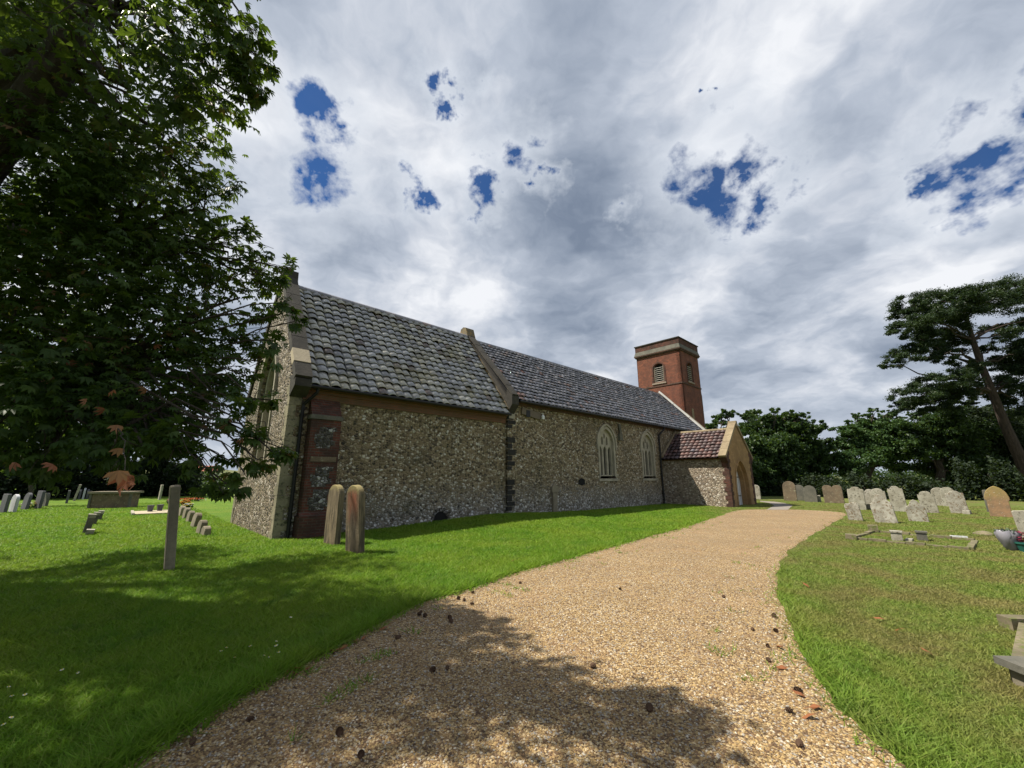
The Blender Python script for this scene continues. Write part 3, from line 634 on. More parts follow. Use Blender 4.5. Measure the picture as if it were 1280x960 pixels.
def louvres(op, mp, cx):
    wn = empty('window'); wn.parent = tw
    mb = MB(); 
    o2 = rarch(cx, 9.44, 10.75, .62); i2 = rarch(cx, 9.44, 10.75, .485); mb.ring(o2, i2, mp, -.025, .02); part(mb, 'surround', 'brick_old', wn)
    mb = MB(); mb.prism(op, mp, .27, .29); part(mb, 'backing', 'dark', wn)  # dark sheet: shade behind the slats is put into its colour
    mb = MB(); z = 9.56
    while z < 10.95:
        hw2 = .36
        mb.prism([(cx-hw2, z), (cx+hw2, z), (cx+hw2, z+.03), (cx-hw2, z+.03)], lambda a, zz_, d: mp(a, zz_+d*.30-.04, d), .06, .20)
        z += .175
    part(mb, 'louvre', 'louvre', wn)
    mb = MB(); mb.prism([(cx-.44, 9.5), (cx-.36, 9.5), (cx-.36, 11.0), (cx-.44, 10.9)], mp, .04, .26); mb.prism([(cx+.36, 9.5), (cx+.44, 9.5), (cx+.44, 10.9), (cx+.36, 11.0)], mp, .04, .26)
    part(mb, 'frame', 'timber', wn)
    mb = MB(); mb.prism([(cx-.62, 9.32), (cx+.62, 9.32), (cx+.62, 9.438), (cx-.62, 9.438)], mp, -.08, .05); part(mb, 'sill', 'cement', wn)
louvres(eo, east(U0), 3.07); louvres(so_, south(V0), 30.5)
mb = MB(); mb.box((30.05, V0-.03, 6.2), (30.42, V0+.02, 7.15)); part(mb, 'blocked_slit', 'coping_buff', tw)
mb = MB(); mb.box((32.455, 1.35, 2), (33.05, 4.6, 8.7)); mb.prism([(32.455, 8.702), (33.05, 8.702), (32.455, 9.1)], south(1.35), 0, 3.2); part(mb, 'stair_turret', 'flint_east', tw)

# porch
po = empty('porch'); po.parent = ch
PU0, PU1, PV = 21.75, 25.75, -4.0; PC = 23.75
mb = MB(); mb.panel([(PV+.02, -.1), (NV, -.1), (NV, 2.78), (PV+.02, 2.78)], [], east(PU0), .3); mb.panel([(PV+.02, -.1), (NV, -.1), (NV, 2.78), (PV+.02, 2.78)], [], east(PU1), -.3)
part(mb, 'side_wall', 'flint_porch', po)
do_ = arch(23.72, -.1, 1.15, 1.05, 1.45)
mb = MB(); mb.panel([(PU0-.01, -.1), (PU1+.01, -.1), (PU1+.01, 2.85), (PC, 4.72), (PU0-.01, 2.85)], [do_], south(PV-.005), .22)
part(mb, 'front_gable', 'brick_buff', po)
mb = MB(); i2 = arch(23.72, -.1, 1.15, .86, 1.22); mb.ring(do_, i2, south(PV), .16, .40); i3 = arch(23.72, -.1, 1.15, 1.17, 1.60); mb.ring(i3, do_, south(PV-.035), 0, .03)
part(mb, 'arch_order', 'brick_buff', po)
mb = MB(); mb.prism(i2, south(PV), .41, .45)
dr = part(mb, 'door', 'door', po)
mb = MB()
for k in range(6): mb.box((22.95+k*.28, PV+.400, 0.02), (22.965+k*.28, PV+.409, 2.1))
for z in (.5, 1.6): mb.box((22.9, PV+.395, z), (24.5, PV+.408, z+.06))
part(mb, 'strap_hinge', 'timber', dr)
mb = MB(); mq = MB(); z = -.05; k = 0
while z < 2.9:
    h = .225; a = .34 if k % 2 else .22; mb.box((PU0-.03, PV-.02, z), (PU0+a, PV+(.22 if k % 2 else .34), z+h-.012)); mq.box((PU1-a, PV-.02, z), (PU1+.03, PV+.3, z+h-.012)); z += h; k += 1
part(mb, 'quoin', 'brick_old', po); part(mq, 'quoin', 'brick_old', po)
mb = MB(); mb.box((PU0-.05, PV+.35, 2.62), (PU0+.05, NV-.01, 2.80)); part(mb, 'eaves_course', 'brick_eave', po)
pe = (PU0-.22, 2.72); pr = (PC, 4.50); sl = (pr[0]-pe[0], pr[1]-pe[1]); L = math.hypot(*sl)
pantiles('roof', (pe[0], PV+.30, pe[1]), (0, 1, 0), (sl[0], 0, sl[1]), 3.56, L, .27, .31, 'tile_po', .032, po)
mb = MB(); mb.poly([(pe[0], PV+.2, pe[1]-.03), (pe[0], NV, pe[1]-.03), (PC, NV, 4.47), (PC, PV+.2, 4.47)]); mb.poly([(2*PC-pe[0], PV+.2, pe[1]-.03), (2*PC-pe[0], NV, pe[1]-.03), (PC, NV, 4.47), (PC, PV+.2, 4.47)])
part(mb, 'roof_deck', 'dark', po)  # dark deck colour stands for shade beneath the porch tiles
mb = MB(); y = PV+.3
while y < NV-.1: mb.tube([(PC, y, 4.50), (PC, min(y+.38, NV), 4.51)], [.11, .105], 8); y += .39
part(mb, 'ridge_tile', 'coping_buff', po)
for sgn in (-1, 1):
    mb = MB(); p0 = np.array((PC+sgn*2.30, 2.72)); p1 = np.array((PC, 4.80)); dd = p1-p0; d = dd/np.linalg.norm(dd); nn = np.array([-d[1], d[0]])*(-sgn)
    nn = nn if nn[1] > 0 else -nn
    for k in range(5):
        a = p0+dd*(k+.01)/5; b_ = p0+dd*(k+.99)/5; mb.prism([tuple(a), tuple(b_), tuple(b_+nn*.14), tuple(a+nn*.14)], south(PV-.06), 0, .42)
    part(mb, 'coping', 'coping_buff', po)
mb = MB(); mb.prism([(PC-.2, 4.66), (PC+.2, 4.66), (PC+.09, 5.0), (PC-.09, 5.0)], south(PV-.08), 0, .46); part(mb, 'apex_stone', 'coping_buff', po)
for sgn in (-1, 1):
    mb = MB(); mb.prism([(PC+sgn*1.96, 2.42), (PC+sgn*2.03, 2.42), (PC+sgn*2.30, 2.72), (PC+sgn*2.1, 3.02), (PC+sgn*1.96, 2.98)], south(PV-.045), 0, .38); part(mb, 'kneeler', 'brick_old', po)
mb = MB(); mb.beam((pe[0]-.02, NV-.10, 2.86), (PC, NV-.10, 4.66), .16, .10, (0, 1, 0)); part(mb, 'flashing', 'coping_buff', po)

# ------------------------------------------------------------------ gravestones
def prof(kind, w, h):
    a = w/2
    if kind == 'round':
        r = a*.8; return [(-a, 0), (-a, h-r)]+[(a*math.cos(g), h-r+r*math.sin(g)) for g in np.linspace(math.pi, 0, 13)][1:-1]+[(a, h-r), (a, 0)]
    if kind == 'full':
        return [(-a, 0), (-a, h-a)]+[(a*math.cos(g), h-a+a*math.sin(g)) for g in np.linspace(math.pi, 0, 15)][1:-1]+[(a, h-a), (a, 0)]
    if kind == 'shoulder':
        s = a*.72; sh = h-s*.62; return [(-a, 0), (-a, sh-.05), (-a*.97, sh), (-s*1.02, sh-.03)]+[(s*math.cos(g), sh+s*.62*math.sin(g)) for g in np.linspace(math.pi, 0, 11)]+[(s*1.02, sh-.03), (a*.97, sh), (a, sh-.05), (a, 0)]
    if kind == 'ogee':
        return [(-a, 0), (-a, h*.86), (-a*.93, h*.91), (-a*.8, h*.90), (-a*.62, h*.91), (-a*.48, h*.955), (-a*.3, h*.99), (0, h), (a*.3, h*.99), (a*.48, h*.955), (a*.62, h*.91), (a*.8, h*.90), (a*.93, h*.91), (a, h*.86), (a, 0)]
    if kind == 'gothic':
        q = arch(0, 0, h*.62, a, h*.38, 7); return q
    if kind == 'eared':
        q = arch(0, 0, h*.66, a*.96, h*.34, 7); return [(-a*.88, 0), (-a*.88, h*.56), (-a, h*.60), (-a, h*.66)]+q[2:-2]+[(a, h*.66), (a, h*.60), (a*.88, h*.56), (a*.88, 0)]
    if kind == 'peak':
        return [(-a, 0), (-a*.98, h*.62), (-a*.9, h*.72), (-a*.6, h*.80), (-a*.35, h*.93), (0, h), (a*.3, h*.95), (a*.6, h*.78), (a*.95, h*.70), (a, h*.6), (a*.98, 0)]
    if kind == 'broken':
        return [(-a*.9, 0), (-a, h*.86), (-a*.8, h*.97), (-a*.2, h), (a*.3, h*.95), (a*.7, h*.97), (a*.92, h*.85), (a*.85, h*.5), (a, 0)]
    if kind == 'double':
        r = a/2; L_ = [(-r+r*math.cos(g), h-r*.7+r*.7*math.sin(g)) for g in np.linspace(math.pi, .25, 9)]
        return [(-a, 0)]+L_+[(0, h-r*.62)]+[(-x, z) for x, z in reversed(L_)]+[(a, 0)]
    if kind == 'flat':
        return [(-a, 0), (-a, h-.03), (-a+.03, h), (a-.03, h), (a, h-.03), (a, 0)]
def gravestone(x, y, kind, w, h, th, m_, label, yaw=0., tilt=0., lean=0., group=None, name='gravestone', foot=None):
    """slab whose broad faces look along the nave axis; tilt = in its own plane, lean = forwards"""
    z0 = float(gh(x, y)); mb = MB(); p = prof(kind, w, h+.12); p = [(a, z-.12) for a, z in p]; hb = .012
    pin = [(a*(1-hb*2/w), z-(hb if z > h*.5 else 0)) for a, z in p]
    n = len(p); i = len(mb.v)
    for (q, xx) in ((pin, -th/2), (p, -th/2+hb), (p, th/2-hb), (pin, th/2)):
        mb.v += [(xx, a, z) for a, z in q]
    for l in range(3):
        for k in range(n): mb.f.append((i+l*n+k, i+l*n+(k+1) % n, i+(l+1)*n+(k+1) % n, i+(l+1)*n+k)); mb.r.append(.5)
    mb.f.append(tuple(i+k for k in reversed(range(n)))); mb.r.append(.5); mb.f.append(tuple(i+3*n+k for k in range(n))); mb.r.append(.5)
    o = mb.build(name, M[m_]); o.location = (x, y, z0)
    o.rotation_euler = (Matrix.Rotation(math.pi/2-AZ+R(yaw), 3, 'Z') @ Matrix.Rotation(R(tilt), 3, 'X') @ Matrix.Rotation(R(lean), 3, 'Y')).to_euler()
    return tag(o, label, 'gravestone', group)
def GS(px, py, top, wpx, kind, m_, label, th=.10, yaw=0., tilt=0., lean=0., w=None, group='gravestones right of the gravel path'):
    x, y = at(px, py); d = math.hypot(x, y); zc = y*math.cos(PITCH)-EYE*math.sin(PITCH)   # camera depth
    r = ray(px, top); h = EYE+r[2]/math.hypot(r[0], r[1])*d
    az = math.atan2(x, y); nz = AZ+R(-yaw)
    if w is None:
        # screen width of a slab of width w lying across the nave axis
        t_ = np.array([D2[0], D2[1]]); a = np.array([x, y])-t_*.5; b_ = np.array([x, y])+t_*.5
        sx_ = lambda q: F*q[0]/(q[1]*math.cos(PITCH)-EYE*math.sin(PITCH))
        w = wpx/abs(sx_(b_)-sx_(a))
    return gravestone(x, y, kind, w, h, th, m_, label, yaw, tilt, lean, group)
# right-hand churchyard, left to right
GS(946, 624, 606, 11, 'round', 'g_white', 'pale rounded headstone just right of the porch')
GS(988.5, 626, 601.5, 16.5, 'full', 'g_brown', 'tall brown round-topped headstone left of the dark overlapping one', tilt=1)
GS(1001, 625.5, 606, 15, 'full', 'g_dark', 'dark grey rounded headstone partly hidden by the tall brown one', tilt=-2)
GS(1014.5, 627.5, 607, 16.5, 'full', 'g_dark', 'grey round-topped headstone with a pale patch beside a tiny stump', tilt=-1)
GS(1024.8, 627.5, 619, 4.5, 'flat', 'g_white', 'tiny pale stone stump between two headstones', th=.08, tilt=-3)
GS(1043.5, 629, 606.5, 25, 'double', 'g_brown', 'wide brown twin-headed gravestone', th=.12, tilt=-1)
GS(1073, 637, 608.5, 21, 'ogee', 'g_white', 'tall pale square-shouldered headstone behind the low tilted one', th=.10, tilt=1)
GS(1070, 650.5, 628, 20, 'broken', 'g_speck', 'low broken pale headstone at the gravel edge, leaning left', tilt=-7, th=.09)
GS(1090, 637, 611.5, 15, 'shoulder', 'g_white', 'pale headstone with worn top, mostly hidden behind a neighbour', tilt=2)
GS(1102, 638, 610.5, 20, 'shoulder', 'g_white', 'pale rounded headstone directly behind the large speckled one', tilt=-2)
GS(1108.5, 653.5, 617.5, 29, 'peak', 'g_speck', 'large lichen-speckled headstone leaning left behind the kerbed plot', tilt=-6, th=.11, lean=3)
GS(1126, 639.5, 607.5, 20, 'ogee', 'g_white', 'tallest pale headstone with scrolled shoulders in the middle cluster', tilt=-3)
GS(1149, 652, 624.5, 26, 'peak', 'g_speck', 'low peaked white headstone heavily spotted with lichen', tilt=-3)
GS(1164, 641, 614, 21, 'shoulder', 'g_white', 'pale shouldered headstone behind the low peaked white one', tilt=-5)
GS(1176.5, 632, 609.5, 19, 'round', 'g_white', 'broad rounded grey headstone furthest back, left of its twin')
GS(1188, 633, 609, 18, 'round', 'g_white', 'rounded grey headstone furthest back, partly behind a leaning one')
GS(1200.5, 641.5, 613.5, 24, 'ogee', 'g_speck', 'pale leaning headstone with a small block at its foot', tilt=-4)
GS(1252, 646, 607.5, 32, 'eared', 'g_big', 'big brown arched headstone with yellow lichen at the far right', th=.14)
GS(1240, 640, 612.5, 12, 'flat', 'g_dark', 'dark mossy headstone peeping out behind the big brown one')
GS(1286, 673, 638.5, 20, 'flat', 'g_white', 'plain pale headstone cut off by the right edge of the picture', tilt=-4, th=.08)
# the pair beside the chancel
gx, gy = at(414.5, 680.5); gravestone(gx, gy, 'full', .54, 1.42, .15, 'g_tall', 'tall buff round-topped gravestone, left of the pair by the chancel', yaw=9, tilt=0, group='pair of tall gravestones by the chancel')
gx, gy = at(443.5, 691); gravestone(gx, gy, 'full', .50, 1.44, .15, 'g_tallred', 'tall round-topped gravestone with a red stain, right of the pair', yaw=12, tilt=-1, lean=-4, group='pair of tall gravestones by the chancel')
gx, gy = at(211, 713); gravestone(gx, gy, 'flat', .24, 1.47, .14, 'g_post', 'tall narrow grey stone seen edge-on in the shaded grass', yaw=1, lean=-5)
# left churchyard
G2 = 'small stones in a row by the east gable'
for (px, py, top, w_, lb, tl) in [(256.5, 669.5, 657.5, .34, 'small grey stone nearest the gable, lowest of its row', 2), (250.5, 667, 650, .36, 'small pale stone second in the row by the gable', 6), (243, 659, 641, .40, 'leaning grey stone third in the row by the gable', 10),
        (236.5, 652.5, 638.5, .36, 'small grey stone fourth in the row by the gable', 6), (231.5, 648, 634.5, .36, 'small stone fifth in the row by the gable', 5), (226, 645, 632.5, .36, 'small stone at the far end of the row by the gable', 4)]:
    x, y = at(px, py); d = math.hypot(x, y); r = ray(px, top); gravestone(x, y, 'round', w_, EYE+r[2]/math.hypot(r[0], r[1])*d, .16, 'g_post', lb, lean=tl*.7, yaw=8, group=G2)
G3 = 'short stones on the left lawn'
for (px, py, top, lb) in [(111, 669, 662, 'stub of a pale stone in front of the short row on the left lawn'), (107, 667, 643, 'dark pale-topped short stone, nearest of the row on the left lawn'), (116, 656, 640.5, 'short pale-topped stone in the middle of the row on the left lawn'), (123, 650, 638.5, 'short pale-topped stone, farthest of the row on the left lawn')]:
    x, y = at(px, py); d = math.hypot(x, y); r = ray(px, top); h = EYE+r[2]/math.hypot(r[0], r[1])*d
    o = gravestone(x, y, 'flat', .30, h, .15, 'g_dark', lb, lean=6, group=G3)
    mb = MB(); mb.box((-.085, -.16, h-.10), (.085, .16, h+.004)); mb.build('cap', M['g_white'], o)
G4 = 'distant headstones at the left edge'
for (px, py, top, m_, kd, lb) in [(3, 641, 617.5, 'g_slate', 'flat', 'dark slate headstone at the very left edge of the picture'), (15, 640, 618, 'g_marble', 'round', 'white marble headstone at the left edge'), (30, 637, 616, 'g_slate', 'round', 'dark headstone right of the white marble one'),
        (46.5, 636, 613.5, 'g_slate', 'flat', 'tall slate headstone at the left beside a shorter one'), (55, 633, 616, 'g_dark', 'round', 'short dark headstone right of the tall slate one'), (83, 629, 613, 'g_slate', 'flat', 'lone slate headstone in the gap left of the chest tomb'),
        (92.5, 626, 605.5, 'g_white', 'flat', 'tall thin leaning pale headstone left of the chest tomb'), (98.5, 624, 611.5, 'g_slate', 'round', 'small grey headstone between the thin pale ones'), (103.5, 624, 610, 'g_marble', 'round', 'bright white headstone left of the chest tomb'),
        (108, 624, 611.5, 'g_slate', 'round', 'small blue-grey headstone right of the bright white one'), (111.5, 623, 613, 'g_dark', 'flat', 'small dark headstone touching the chest tomb'), (199, 624.5, 606, 'g_white', 'flat', 'tall slender pale stone right of the chest tomb'), (210, 628, 612, 'g_dark', 'flat', 'dark stone leaning right behind the tall grey post-like stone')]:
    x, y = at(px, py); d = math.hypot(x, y); r = ray(px, top); h = EYE+r[2]/math.hypot(r[0], r[1])*d
    ln = {92.5: 7, 210: 18, 30: 4}.get(px, 1)
    gravestone(x, y, kd, .6, h, .12, m_, lb, lean=ln, yaw=(22 if px < 60 else 3), group=G4)
# chest tomb
x, y = at(142, 634.5); ct = empty('chest_tomb', (x, y, 0), R(18)); tag(ct, 'brick chest tomb with flat stone lid under the trees at left', 'tomb')
mb = MB(); mb.box((-.86, -.45, 0), (.86, .45, .76)); part(mb, 'chest', 'g_brown', ct)
mb = MB(); mb.box((-.98, -.56, .762), (.98, .56, .86)); part(mb, 'lid', 'g_post', ct)
for a in (-.91, .81): mb = MB(); mb.box((a, -.50, 0), (a+.1, -.40, .758)); part(mb, 'corner_pilaster', 'g_dark', ct)
# flat grave with pots
x, y = at(200, 641); fg = empty('ledger_grave', (x, y, 0), math.pi/2-AZ); tag(fg, 'flat pale stone grave surround behind the tall grey stone', 'grave')
mb = MB(); mb.box((-.9, -1.0, 0), (.9, 1.1, .06)); part(mb, 'slab', 'pale', fg)
mb = MB(); mb.box((-1., -1.1, 0), (-.902, 1.2, .1)); mb.box((.902, -1.1, 0), (1., 1.2, .1)); part(mb, 'kerb', 'lime', fg)
def pot(px, py, lb, h=.3, m_='g_slate'):
    x, y = at(px, py); mb = MB(); mb.tube([(0, 0, 0), (0, 0, h*.7), (0, 0, h)], [h*.33, h*.42, h*.48], 10); o = mb.build('flower_pot', M[m_]); o.location = (x, y, .065); tag(o, lb, 'flower pot', 'pots on the flat grave')
pot(187, 641, 'dark stone pot at the left end of the flat grave', .28); pot(199, 640, 'dark upright pot in the middle of the flat grave', .28)

def flowers(px, py, spread, cols, lb, name='bouquet', n=40, h=.3, group='flowers laid on the left graves'):
    x, y = at(px, py); e = empty(name, (x, y, 0)); tag(e, lb, 'flowers', group)
    mb = MB()
    for k in range(12):
        a = random.uniform(0, 6.28); mb.tube([(0, 0, 0), (math.cos(a)*spread*.5, math.sin(a)*spread*.5, h*.8)], .008, 4)
    for k in range(50):
        a = random.uniform(0, 6.28); q = random.uniform(.1, 1)*spread; p = Vector((math.cos(a)*q, math.sin(a)*q, random.uniform(.05, h*.8))); d = Vector((random.gauss(0, 1), random.gauss(0, 1), random.gauss(0, 1))).normalized()*.05; s_ = d.orthogonal()*.6
        mb.poly([p, p+d+s_, p+d*2, p+d-s_])
    part(mb, 'leaves', 'leaf_oak', e)
    for c in cols:
        mb = MB()
        for k in range(n//len(cols)):
            a = random.uniform(0, 6.28); q = spread*math.sqrt(random.random()); p = Vector((math.cos(a)*q, math.sin(a)*q, h*(1-.4*(q/spread)**2)*random.uniform(.7, 1.05)))
            for j in range(7):
                g = 6.28*j/7; rr = .045; mb.poly([p, p+Vector((math.cos(g)*rr, math.sin(g)*rr, .022)), p+Vector((math.cos(g+.5)*rr*1.2, math.sin(g+.5)*rr*1.2, .035)), p+Vector((math.cos(g+.95)*rr, math.sin(g+.95)*rr, .022))])
        part(mb, 'blooms', c, e)
flowers(229.5, 634.5, .32, ['red', 'yellow', 'orange'], 'red and yellow bouquet at the far end of the small stone row', n=50, h=.42)
flowers(234, 637, .25, ['white', 'yellow'], 'white and yellow flowers in front of the red bouquet', n=30, h=.35)
flowers(236, 626.5, .55, ['red', 'orange'], 'flat spread of red flowers on the far grass', n=70, h=.22)
flowers(247, 626.5, .5, ['red', 'orange'], 'red flowers nearest the gable on the far grass', n=50, h=.2)
flowers(211, 630.5, .12, ['red'], 'single red posy beside the leaning dark stone', n=14, h=.3)
flowers(38, 636, .4, ['yellow', 'pink', 'white'], 'mixed flowers between slate headstones at the left edge', n=50, h=.35)

# kerbed plot on the right
def stone_block(mb_, p, a, b_, h, rz=0.):
    c, s = math.cos(rz), math.sin(rz); q = [(-a/2, -b_/2), (a/2, -b_/2), (a/2, b_/2), (-a/2, b_/2)]; q = [(p[0]+x*c-y*s, p[1]+x*s+y*c) for x, y in q]; i = len(mb_.v)
    mb_.v += [(x, y, -.03) for x, y in q]+[(p[0]+(x-p[0])*.93, p[1]+(y-p[1])*.93, h) for x, y in q]
    for f in ((3, 2, 1, 0), (4, 5, 6, 7), (0, 1, 5, 4), (1, 2, 6, 5), (2, 3, 7, 6), (3, 0, 4, 7)): mb_.f.append(tuple(i+k for k in f)); mb_.r.append(.5)
cs = [np.array(at(*q)) for q in ((1064, 674), (1092, 665), (1219, 676.5), (1213, 687.5))]
o0 = cs.copy(); cen = sum(cs)/4; kb = empty('kerbed_grave', (cen[0], cen[1], 0)); tag(kb, 'low mossy kerb around an overgrown plot in front of the leaning headstones', 'grave')
cs = [c-cen for c in cs]
for a, b_, nn_ in ((0, 1, 3), (1, 2, 5), (2, 3, 2), (3, 0, 6)):
    mb = MB()
    for k in range(nn_):
        p0 = cs[a]+(cs[b_]-cs[a])*(k+.02)/nn_; p1 = cs[a]+(cs[b_]-cs[a])*(k+.98)/nn_; zj = .012+random.gauss(0, .012)
        mb.beam((*p0, zj), (*p1, zj+random.gauss(0, .008)), .11, .09)
    part(mb, 'kerb', 'kerb', kb)
for a, h in ((0, .13), (1, .2)):
    mb = MB(); stone_block(mb, cs[a], .30, .24, h, .9); part(mb, 'corner_block', 'kerb', kb)
def vase(px, py, w_, h, m_, lb, cat='vase'):
    x, y = at(px, py); e = empty('grave_vase', (x, y, 0), .8); tag(e, lb, cat, 'stone vases on the kerbed plot'); mb = MB(); stone_block(mb, (0, 0), w_, w_, h); part(mb, 'block', m_, e)
    mb = MB(); mb.box((-w_*.56, -w_*.56, h+.001), (w_*.56, w_*.56, h+.04)); part(mb, 'rim', m_, e)
vase(1122, 675.5, .22, .20, 'g_white', 'pale square stone vase on the kerbed plot'); vase(1153.5, 675.5, .21, .19, 'g_dark', 'dark square stone vase on the kerbed plot')
x, y = at(1137, 676); mb = MB(); stone_block(mb, (0, 0), .34, .14, .05, .7); o = part(mb, 'stone_slab', 'g_white', None); o.location = (x, y, 0); tag(o, 'small flat pale stone lying between the two vases', 'stone')
for px, py, lb in ((1195, 673, 'white marble fragment lying on the rear kerb'), (1205.5, 673.6, 'smaller white fragment near the right end of the rear kerb')):
    x, y = at(px, py); mb = MB(); stone_block(mb, (0, 0), .22 if px < 1200 else .14, .09, .07, -.7); o = part(mb, 'stone_fragment', 'g_marble', None); o.location = (x, y, 0); tag(o, lb, 'stone', 'white fragments on the kerb')
# grave kerb at the lower right edge
A0 = np.array(at(1288, 862)); A1 = np.array(at(1279, 790)); dx = np.array([1, -.08])
lg = empty('stone_kerb_grave', (A0[0], A0[1], 0)); tag(lg, 'weathered stone grave kerb cut off at the lower right edge', 'grave')
mb = MB(); L1 = A1-A0
mb.beam((.02, .08, .05), (L1[0]+.02, L1[1]-.02, .04), .085, .10); part(mb, 'side_kerb', 'kerb', lg)
mb = MB(); mb.beam((-.04, .0, .06), (1.5, -.12, .06), .16, .13); part(mb, 'front_kerb', 'g_post', lg)
mb = MB(); mb.beam((-.09, .02, .155), (1.5, -.10, .155), .24, .055); part(mb, 'front_coping', 'g_dark', lg)
mb = MB(); mb.beam((L1[0]-.06, L1[1]+.1, .06), (L1[0]+1.1, L1[1]+.0, .06), .15, .12); part(mb, 'rear_kerb', 'kerb', lg)
# wrapped flowers at the right edge
x, y = at(1272, 688); bg_ = empty('wrapped_bouquet', (x, y, 0)); bg_.scale = (.8, .8, .85); tag(bg_, 'pale plastic-wrapped bouquet in front of the cut-off headstone', 'flowers')
N_ = 18; V = []; Fc = []
for k, (z, r_) in enumerate(((.0, .10), (.10, .16), (.28, .22), (.42, .26), (.50, .20))):
    for j in range(N_):
        g = 6.283*j/N_; q = r_*(1+random.gauss(0, .14)); V.append((q*math.cos(g)-.12*z-.12, q*math.sin(g), z+random.gauss(0, .02)))
for k in range(4):
    for j in range(N_): Fc.append((k*N_+j, k*N_+(j+1) % N_, (k+1)*N_+(j+1) % N_, (k+1)*N_+j))
fast('wrapping', V, Fc, np.zeros(len(Fc)), M['plastic'], bg_)
mb = MB()
for k in range(40):
    p = Vector((random.uniform(-.38, .02), random.gauss(0, .09), random.uniform(.36, .52))); d = Vector((random.gauss(0, 1), random.gauss(0, 1), 1)).normalized()*.05; s_ = d.orthogonal().normalized()*.035; mb.poly([p, p+d+s_, p+d*2, p+d-s_])
part(mb, 'leaves', 'leaf_oak', bg_)
mb = MB()
for k in range(22):
    p = Vector((random.uniform(-.30, .02), random.gauss(0, .08), random.uniform(.36, .5)))
    for j in range(6):
        g = j*1.05; mb.poly([p, p+Vector((math.cos(g)*.03, math.sin(g)*.03, .015)), p+Vector((math.cos(g+.5)*.036, math.sin(g+.5)*.036, .03)), p+Vector((math.cos(g+1)*.03, math.sin(g+1)*.03, .015))])
part(mb, 'blooms', 'white', bg_)
x, y = at(1283, 690); fp_ = empty('flower_pot', (x, y, 0)); tag(fp_, 'dark green pot of wine-red flowers beside the wrapped bouquet', 'flower pot')
mb = MB(); mb.tube([(0, 0, 0), (0, 0, .16), (0, 0, .17), (0, 0, .20)], [.09, .13, .15, .15], 14); part(mb, 'pot', 'pot', fp_)
mb = MB()
for k in range(60):
    a = random.uniform(0, 6.28); p = Vector((math.cos(a)*random.uniform(0, .14), math.sin(a)*random.uniform(0, .14), random.uniform(.2, .42)))
    for j in range(5):
        g = j*1.25; mb.poly([p, p+Vector((math.cos(g)*.03, math.sin(g)*.03, .01)), p+Vector((math.cos(g+.6)*.036, math.sin(g+.6)*.036, .03))])
part(mb, 'blooms', 'pink', fp_)
x, y = at(1230, 668.5); mb = MB(); mb.tube([(0, 0, -.02), (0, 0, .05), (0, 0, .09), (0, 0, .11)], [.20, .17, .10, .02], 12); o = mb.build('mole_hill', M['kerb'], smooth=True); o.location = (x, y, 0); o.scale = (1.2, 1.2, 1); tag(o, 'small sandy mound in the grass right of the kerbed plot', 'mound')
x, y = at(1209, 642.5); mb = MB(); stone_block(mb, (0, 0), .38, .25, .16, .6); o = part(mb, 'stone_block', 'g_white', None); o.location = (x, y, 0); tag(o, 'small pale block at the foot of the leaning headstone', 'stone')

# ------------------------------------------------------------------ foliage
def unit(n):
    d = rng.normal(size=(n, 3)); return d/np.linalg.norm(d, axis=1)[:, None]
def leafquads(c, size, flat=.0, asp=.55):
    """small leaf-shaped quads at the points c"""
    n = len(c); a = unit(n); nrm = unit(n); nrm[:, 2] = np.abs(nrm[:, 2])+flat; nrm /= np.linalg.norm(nrm, axis=1)[:, None]
    a -= nrm*(a*nrm).sum(1)[:, None]; a /= np.linalg.norm(a, axis=1)[:, None]; b_ = np.cross(nrm, a)
    s = (size*rng.uniform(.6, 1.3, n))[:, None]
    V = np.stack([c-a*s*.5, c+b_*s*asp*.5+nrm*s*.08, c+a*s*.5, c-b_*s*asp*.5+nrm*s*.08], 1).reshape(-1, 3)
    return V, np.arange(n*4).reshape(n, 4)
def crownpts(blobs, per, sub=.34, flat=.7, shell=.75):
    out = []; rr = []
    for (c, r) in blobs:
        c = np.array(c); ns = max(6, int(14*(r**1.2)))
        d = unit(ns); rad = r*rng.uniform(.25, 1.0, ns)**.6*shell*1.15
        sc_ = c+d*rad[:, None]*np.array([1, 1, flat])
        for q in sc_:
            k = int(per*r*rng.uniform(.5, 1.3)); w_ = r*sub*rng.uniform(.6, 1.3)
            pts = q+rng.normal(size=(k, 3))*w_*.45*np.array([1, 1, .55]); out.append(pts); rr.append(np.clip(rng.normal(rng.uniform(.2, .8), .15, k), 0, 1))
    return np.concatenate(out), np.concatenate(rr)
def branchy(mb_, p0, p1, r0, r1, n=6, wob=.08, sides=7):
    p0 = np.array(p0, float); p1 = np.array(p1, float); L_ = np.linalg.norm(p1-p0); pts = []; sag = np.array([0, 0, L_*random.uniform(.02, .1)])
    for k in range(n+1):
        t_ = k/n; j = rng.normal(size=3)*L_*wob*math.sin(math.pi*t_)*.4; pts.append(p0+(p1-p0)*t_+j+sag*math.sin(math.pi*t_))
    mb_.tube(pts, [r0+(r1-r0)*k/n for k in range(n+1)], sides); return pts
